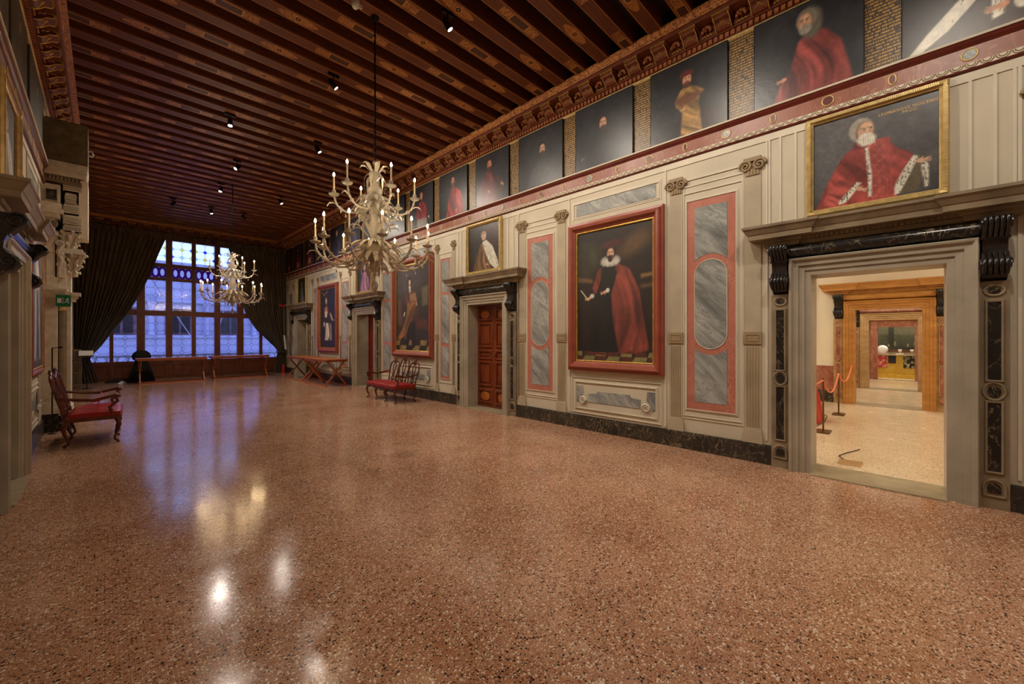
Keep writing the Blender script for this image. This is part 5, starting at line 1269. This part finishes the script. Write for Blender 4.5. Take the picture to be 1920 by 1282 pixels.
for z, rr, n_ in ((2.80, .06, 6), (2.92, .09, 7), (3.02, .12, 8), (3.12, .15, 8)):
    for q in range(n_):
        a = 2 * PI * q / n_ + z * 3; cx, cy = -.40 + rr * math.cos(a), y0 + .25 + rr * math.sin(a)
        cp.tube([(cx - .3 * rr * math.cos(a), cy - .3 * rr * math.sin(a), z - .05), (cx, cy, z + .02), (cx + .03 * math.cos(a), cy + .03 * math.sin(a), z + .03), (cx + .04 * math.cos(a), cy + .04 * math.sin(a), z)], [.02, .026, .022, .01], 7)
cp.build('leaf_capital', M['stone_white'], Pr)
MB().box(-.52, -.24, y0 + .06, 11.1, 3.14, 3.19).box(-.50, -.27, y0 + .1, 11.1, 3.19, 3.24).build('abacus', M['stone_white'], Pr)
cp = MB().lathe((-.44, y0 + .2, 0), [(.06, 3.22), (.08, 3.34), (.13, 3.46), (.15, 3.52)], 14)
for z, rr, n_ in ((3.30, .09, 7), (3.42, .13, 8), (3.50, .15, 8)):
    for q in range(n_):
        a = 2 * PI * q / n_ + z * 3; cx, cy = -.44 + rr * math.cos(a), y0 + .2 + rr * math.sin(a)
        cp.tube([(cx - .3 * rr * math.cos(a), cy - .3 * rr * math.sin(a), z - .06), (cx, cy, z + .02), (cx + .03 * math.cos(a), cy + .03 * math.sin(a), z + .03), (cx + .04 * math.cos(a), cy + .04 * math.sin(a), z)], [.024, .03, .024, .01], 7)
cp.build('leaf_capital', M['stone_white'], Pr)
pb('lower_entablature', 'stone_white', (-.75, -.56, y0 - .04, 11.2, 3.42, 3.48), (-.75, -.60, y0, 11.2, 3.48, 3.72), (-.75, -.54, y0 - .05, 11.2, 3.72, 3.8), (-.75, -.50, y0 - .08, 11.2, 3.8, 3.88), (-.75, -.52, y0 - .06, 11.2, 3.88, 3.98))
fe = MB()
for cx in (-.68, -.60): 
    for q in range(5): fe.ball((cx + .02 * math.cos(q * 1.26), y0 - .04, 3.62 + .035 * math.sin(q * 1.26)), .026, .02, .03, 8, 6)
fe.build('carved_festoon', M['istria_d'], Pr)
pb('black_panel', 'black', (-.70, -.58, y0 + .0, y0 + .05, 4.04, 4.22)); pb('panel_surround', 'stone_white', (-.75, -.54, y0 + .03, 11.2, 3.98, 4.32), (-.575, -.55, y0 - .01, y0 + .04, 4.0, 4.26))
dn = MB()
for (z0, z1, x0, x1, yy) in ((3.54, 3.62, -.50, -.30, .0), (3.66, 3.80, -.50, -.30, .02), (3.86, 4.0, -.50, -.33, .04), (4.04, 4.20, -.48, -.36, .06), (4.26, 4.42, -.50, -.30, .04)):
    dn.box(x0, x1 + .01, y0 + .06 + yy, 11.1, z0, z1 + .03); nn = 5
    for q in range(nn):
        zq = z0 + (z1 - z0) * q / nn; dn.box(x0 - .01, x1 + .02 - .008 * (q % 2), y0 + .02 + yy, 11.1, zq, zq + (z1 - z0) / nn * .5)
dn.build('dentil_blocks', M['stone_white'], Pr)
eg = MB()
for q in range(9):
    eg.ball((-.66 + .045 * q, y0 - .01, 4.43), .02, .025, .035, 8, 6)
eg.box(-.72, -.28, y0, 11.1, 4.36, 4.48); eg.build('carved_moulding', M['istria_d'], Pr)
pb('upper_cornice', 'stone_white', (-.75, -.22, y0 - .03, 11.2, 4.48, 4.56), (-.75, -.21, y0 - .05, 11.2, 4.56, 4.64), (-.75, -.205, y0 - .04, 11.2, 4.64, 4.72))
pb('side_panel', 'white', (-.32, -.205, y0 + .1, 11.2, 3.45, 4.48)); pb('plain_block', 'stone_blk', (-.75, -.205, y0, 11.25, 4.72, 5.44), (-.72, -.215, y0 + .02, 11.2, 5.44, 5.47))
pb('pier_core', 'stone_blk', (-.75, -.32, 11.0, 11.25, 3.4, 4.5))
o = MB().tube([(-.20, y0 + .15, 5.06), (-.16, y0 + .15, 5.07), (-.14, y0 + .15, 5.02), (-.155, y0 + .15, 4.97), (-.19, y0 + .15, 4.98)], .014, 8).build('wall_hook', M['whitep'], Pr)
# exit sign
ES = empty('exit_sign', (-.49, 10.40, 2.18), 'green illuminated emergency exit sign mounted on the stone pier', 'sign')
MB().box(-.58, -.405, 10.39, 10.41, 2.18, 2.38).build('sign_plate', M['green'], ES)
MB().box(-.50, -.49, 10.41, 10.60, 2.36, 2.38).box(-.50, -.49, 10.41, 10.60, 2.20, 2.22).build('bracket', M['metal'], ES)
ic = MB(); yq = 10.388
ic.box(-.562, -.515, yq, 10.392, 2.24, 2.32); ic.box(-.500, -.494, yq, 10.392, 2.225, 2.335); ic.ball((-.442, 10.389, 2.322), .009, .002, .009, 8, 5)
for a, b in (((-.445, 2.31), (-.452, 2.275)), ((-.445, 2.305), (-.425, 2.295)), ((-.448, 2.305), (-.470, 2.298)), ((-.452, 2.275), (-.432, 2.262)), ((-.432, 2.262), (-.436, 2.235)), ((-.452, 2.275), (-.468, 2.255)), ((-.468, 2.255), (-.484, 2.252))):
    ic.bar((a[0], yq + .001, a[1]), (b[0], yq + .001, b[1]), .010, .003, (0, 1, 0))
ic.build('pictogram', M['whitep'], ES)
o = MB().lathe((-.62, 10.40, 0), [(.05, 0), (.05, .012), (.012, .02), (.009, .03), (.009, 1.47)], 12).tube([(-.62, 10.40, 1.465), (-.53, 10.40, 1.475)], .008, 6).ball((-.525, 10.40, 1.475), .025, .02, .018).build('barrier_post', M['metal']); tag(o, 'thin black metal post with short top arm standing before the stone pier', 'post')

# ================================================================= SMALL THINGS BY THE WINDOW
Rd = empty('column_radiator', (-.61, 18.9, 0), 'tall cream column radiator beside the left curtain', 'radiator')
for q in range(7):
    x = -.72 + q * .035; MB().tube([(x, 18.84, .12), (x, 18.84, 1.22)], .012, 8).tube([(x, 18.96, .12), (x, 18.96, 1.22)], .012, 8).build('column', M['radiator'], Rd)
MB().box(-.735, -.495, 18.81, 18.99, 1.2, 1.26).box(-.735, -.495, 18.82, 18.98, .1, .15).box(-.72, -.50, 18.83, 18.85, .5, .53).box(-.72, -.50, 18.83, 18.85, .85, .88).build('header', M['radiator'], Rd)
for x in (-.71, -.52): MB().box(x - .015, x + .015, 18.84, 18.96, 0, .11).build('foot', M['radiator'], Rd)
Ld = empty('reading_stand', (-.38, 18.7, 0), 'dark reading stand with a white information sheet beside the radiator', 'stand')
MB().lathe((-.38, 18.7, 0), [(.13, 0), (.13, .015), (.02, .03), (.012, .05), (.012, 1.08)], 16).build('pole', M['metal'], Ld)
MB().obox((-.40, 18.68, 1.14), Vector((1, 0, .0)), Vector((0, .75, .66)), Vector((0, -.66, .75)), .16, .11, .006).build('sheet', M['whitep'], Ld)
Dr = MB().lathe((.98, 20.3, 0), [(.0, 1.17), (.13, 1.15), (.22, 1.06), (.26, .95), (.24, .84), (.17, .78), (.22, .6), (.30, .35), (.34, .15), (.36, .02), (.36, 0)][::-1], 22, scal=.05, ns=6).build('draped_globe', M['blackcloth']); tag(Dr, 'round-topped object draped in black cloth behind the left window table', 'draped object')
Ex = empty('fire_extinguisher', (5.78, 20.4, 0), 'red fire extinguisher on the floor at the right curtain', 'extinguisher')
MB().lathe((5.78, 20.4, 0), [(.06, 0), (.068, .02), (.068, .34), (.05, .40), (.02, .43)], 18).build('cylinder', M['red'], Ex)
MB().box(5.765, 5.795, 20.36, 20.44, .43, .47).tube([(5.78, 20.36, .45), (5.80, 20.30, .40), (5.81, 20.32, .2)], .01, 6).build('valve', M['metal'], Ex)
Cp = empty('curtain_pole', (5.72, 20.1, .9), 'thin grey pole with red grip hanging beside the right curtain', 'pole')
MB().tube([(5.72, 20.1, 1.74), (5.71, 20.1, 3.08)], .012, 6).tube([(5.72, 20.1, 3.08), (6.05, 19.9, 3.14)], .03, 8).build('rod', M['istria_d'], Cp)
MB().tube([(5.52, 20.1, 3.06), (5.80, 20.1, 3.08)], .045, 10).build('grip', M['red'], Cp)
MB().bar((5.72, 20.1, 1.74), (5.78, 20.1, 1.10), .07, .06).build('case', M['whitep'], Cp)
MB().tube([(5.78, 20.1, 1.1), (5.72, 20.3, 1.0), (5.6, 20.6, .92)], .01, 6).build('cord', M['metal'], Cp)

# ================================================================= IN THE ENFILADE
def stanchion(x, y, h, label):
    S = empty('rope_stanchion', (x, y, 0), label, 'stanchion', 'bronze rope stanchions'); MB().box(x - .17, x + .17, y - .10, y + .10, 0, .018).build('base_plate', M['brass'], S)
    MB().tube([(x, y, .01), (x, y, h)], .014, 10).lathe((x, y, h - .01), [(.014, 0), (.022, .005), (.022, .02), (0, .03)], 10).build('post', M['brass'], S)
stanchion(8.80, 1.05, .93, 'bronze rope stanchion nearer to the open doorway'); stanchion(11.0, 1.05, .91, 'bronze rope stanchion farther in, before the honey-coloured doorway'); stanchion(14.6, 1.25, .93, 'bronze rope stanchion in the room beyond the honey-coloured doorway')
def rope(a, b, sag, label):
    a, b = Vector(a), Vector(b); pts = [a.lerp(b, q / 16) - Vector((0, 0, sag * 4 * (q / 16) * (1 - q / 16))) for q in range(17)]
    o = MB().tube(pts, .016, 8).build('barrier_rope', M['rope']); tag(o, label, 'rope', 'pink barrier ropes')
rope((8.80, 1.05, .90), (7.2, 1.75, .86), .16, 'pink-orange barrier rope running left from the nearer stanchion'); rope((8.80, 1.05, .90), (11.0, 1.05, .88), .30, 'pink-orange barrier rope sagging between the two stanchions')
rope((11.0, 1.05, .88), (13.0, .98, 1.0), .3, 'pink-orange barrier rope from farther stanchion into the honey-coloured doorway')
rope((13.4, .96, 1.0), (14.6, 1.25, .9), .25, 'pink-orange barrier rope beyond the honey-coloured doorway')
Tc = empty('covered_armchair', (9.9, 1.95, 0), 'armchair under a bright red damask cover just inside the open doorway', 'chair')
def cov(i, j):
    z = .95 - .95 * j; w = .30 + .16 * j + .015 * math.sin(i * 60) * j; a = 2 * PI * i
    c_, s_ = math.cos(a), math.sin(a); k_ = 1 / max(abs(c_), abs(s_)) ** .7
    return (9.9 + w * c_ * k_ * (1.1 if z < .5 else .9), 1.62 + w * s_ * k_ * .95, max(.004, z))
MB().grid(cov, 72, 14).add([cov(q / 36, 0) for q in range(36)], [tuple(range(36))]).build('cover', M['red'], Tc)
for sx in (-1, 1): MB().tube([(9.9 + sx * .24, 1.48, 0), (9.9 + sx * .24, 1.48, .5)], .02, 8).build('leg', M['walnut'], Tc)
gilt_picture(Side('x', 13.0, -1), 1.745, 3.4, 1.45, 3.6, lambda a: art_dark_lady(a), 'gilt-framed picture at the left edge of the view through the open doorway', gm='gold', w=.09)
o = MB().box(6.72, 7.02, .42, .66, 0, .004).build('floor_hatch', M['travert2']); tag(o, 'small brown rectangular plate set in the pale floor past the threshold', 'plate')
o = MB().tube([(7.0, .62, .008), (7.15, .68, .008), (7.4, .62, .008), (7.75, .50, .008)], .006, 6).tube([(8.2, 1.3, .008), (9.0, 1.22, .008), (9.9, 1.15, .008), (10.6, 1.2, .008), (11.0, 1.4, .008)], .006, 6).build('floor_cable', M['metal']); tag(o, 'thin grey cable lying across the pale floor near the stanchions', 'cable')
Cm = empty('draped_counter', (22.6, .3, 0), 'yellow silk-covered counter at the far end of the row of rooms', 'counter')
MB().box(22.4, 22.9, -1.0, 1.8, .12, .92).build('body', M['yellow'], Cm); MB().box(22.3, 22.95, -1.05, 1.85, 0, .16).build('plinth', M['yellow'], Cm); MB().box(22.35, 22.95, -1.05, 1.85, .92, .98).build('top', M['stone_white'], Cm)
for nm, a, b, m_, lb, z0 in (('cloth', .60, .92, 'pinkcl', 'pink and white patterned cloth hanging on the yellow counter', .42), ('cloth', .34, .56, 'navycl', 'dark blue folded cloth hanging on the yellow counter', .6), ('cloth', -.30, .12, 'blackcl', 'black and white patterned cloth hanging on the yellow counter', .42)):
    if m_ not in M:
        t = NT(m_); v = t.coord(); w_ = t.n('ShaderNodeTexVoronoi'); t.l(v, w_.inputs['Vector']); w_.inputs['Scale'].default_value = 9
        c1, c2 = dict(pinkcl=(rgb(176, 60, 60), rgb(226, 170, 150)), navycl=(rgb(34, 28, 40), rgb(44, 36, 50)), blackcl=(rgb(24, 24, 26), rgb(170, 160, 120)))[m_]
        t.col(t.mix(t.math('LESS_THAN', t.math('ABSOLUTE', t.math('SUBTRACT', w_.outputs['Distance'], .34)), .09), c1, c2)); t.r(.7); M[m_] = t.mat
    o = MB().box(22.37, 22.398, a, b, z0, .90).box(22.33, 22.5, a, b, .982, .99).build('patterned_cloth', M[m_]); tag(o, lb, 'cloth')
Dp = MB().lathe((0, 0, 0), [(.0, .02), (.08, .02), (.09, .013), (.165, 0), (.17, .007), (.095, .023), (.0, .027)], 24).build('porcelain_dish', M['whitep']); Dp.location = (22.6, .74, 1.15); Dp.rotation_euler = (0, math.radians(-80), 0); tag(Dp, 'round white dish standing upright on the yellow counter', 'dish')
for q, y in enumerate((.22, -.12)):
    o = MB().lathe((22.5, y, .99), [(.03, 0), (.012, .02), (.012, .05), (.05, .09), (.06, .16), (.02, .17)], 12).build('white_cup', M['whitep']); tag(o, ['small white cup on the yellow counter above the yellow gap', 'small white cup on the yellow counter above the black patterned cloth'][q], 'cup')
P = empty('landscape_painting', (23.4, .3, 1.1), 'large dark green landscape painting behind the yellow counter', 'painting'); art_landscape(2.8 / 1.6).mesh('canvas', Side('x', 23.4, -1), -1.1, 1.7, 1.12, 2.7, .03, P, 'canvas_m')
MB().ring(Side('x', 23.4, -1), -1.1, 1.7, 1.12, 2.7, [(0, .02), (0, .05), (.08, .06), (.08, 0)]).build('frame', M['walnut'], P)
# ================================================================= LIGHT, WORLD, CAMERA
def area(name, loc, size, energy, color=(1, .82, .6)):
    ld = bpy.data.lights.new(name, 'AREA'); ld.energy = energy; ld.size = size; ld.color = color
    o = bpy.data.objects.new(name, ld); COL.objects.link(o); o.location = loc
for x, y, e in ((8.4, 3.1, 70), (8.4, -2.3, 60), (11.6, 3.2, 50), (11.6, -2.4, 40), (15.2, .4, 95), (19.3, .4, 95), (22.2, .4, 130)): area('room_ceiling_lamp', (x, y, 4.2), 1.6, e, (1, .90, .76))  # added lights without fixtures, out of sight, brightening the enfilade rooms
area('passage_lamp', (7.2, 12.6, 2.9), .3, 8)  # unseen light added for the passage behind the red door
w = bpy.data.worlds.new('dusk_sky'); scene.world = w; w.use_nodes = True; nt = w.node_tree; bg = nt.nodes['Background']
tc = nt.nodes.new('ShaderNodeTexCoord'); sp = nt.nodes.new('ShaderNodeSeparateXYZ'); rp = nt.nodes.new('ShaderNodeValToRGB')
nt.links.new(tc.outputs['Generated'], sp.inputs[0]); nt.links.new(sp.outputs[2], rp.inputs[0]); nt.links.new(rp.outputs[0], bg.inputs[0])
cr = rp.color_ramp; cr.elements[0].position = 0; cr.elements[0].color = (.46, .60, 1, 1); cr.elements[1].position = 1; cr.elements[1].color = (.12, .16, .72, 1)
e = cr.elements.new(.22); e.color = (.44, .58, 1.0, 1); e = cr.elements.new(.5); e.color = (.16, .22, .80, 1)
bg.inputs[1].default_value = 2.0
cam = bpy.data.cameras.new('camera'); co = bpy.data.objects.new('camera', cam); COL.objects.link(co)
cam.sensor_fit = 'HORIZONTAL'; cam.sensor_width = 36; cam.lens = 753.4 / 1920 * 36; cam.shift_y = -9 / 1920; cam.clip_start = .02
co.location = (0, 0, H_CAM); co.rotation_euler = (PI / 2, 0, -math.radians(45.44)); scene.camera = co
scene.view_settings.view_transform = 'Standard'; scene.view_settings.look = 'None'; scene.view_settings.exposure = 0.15; scene.view_settings.gamma = 1; scene.view_settings.use_curve_mapping = False
scene.cycles.use_denoising = True; scene.cycles.max_bounces = 7; scene.cycles.transparent_max_bounces = 12; scene.cycles.transmission_bounces = 6; scene.cycles.sample_clamp_indirect = 4; scene.cycles.caustics_reflective = False; scene.cycles.caustics_refractive = False
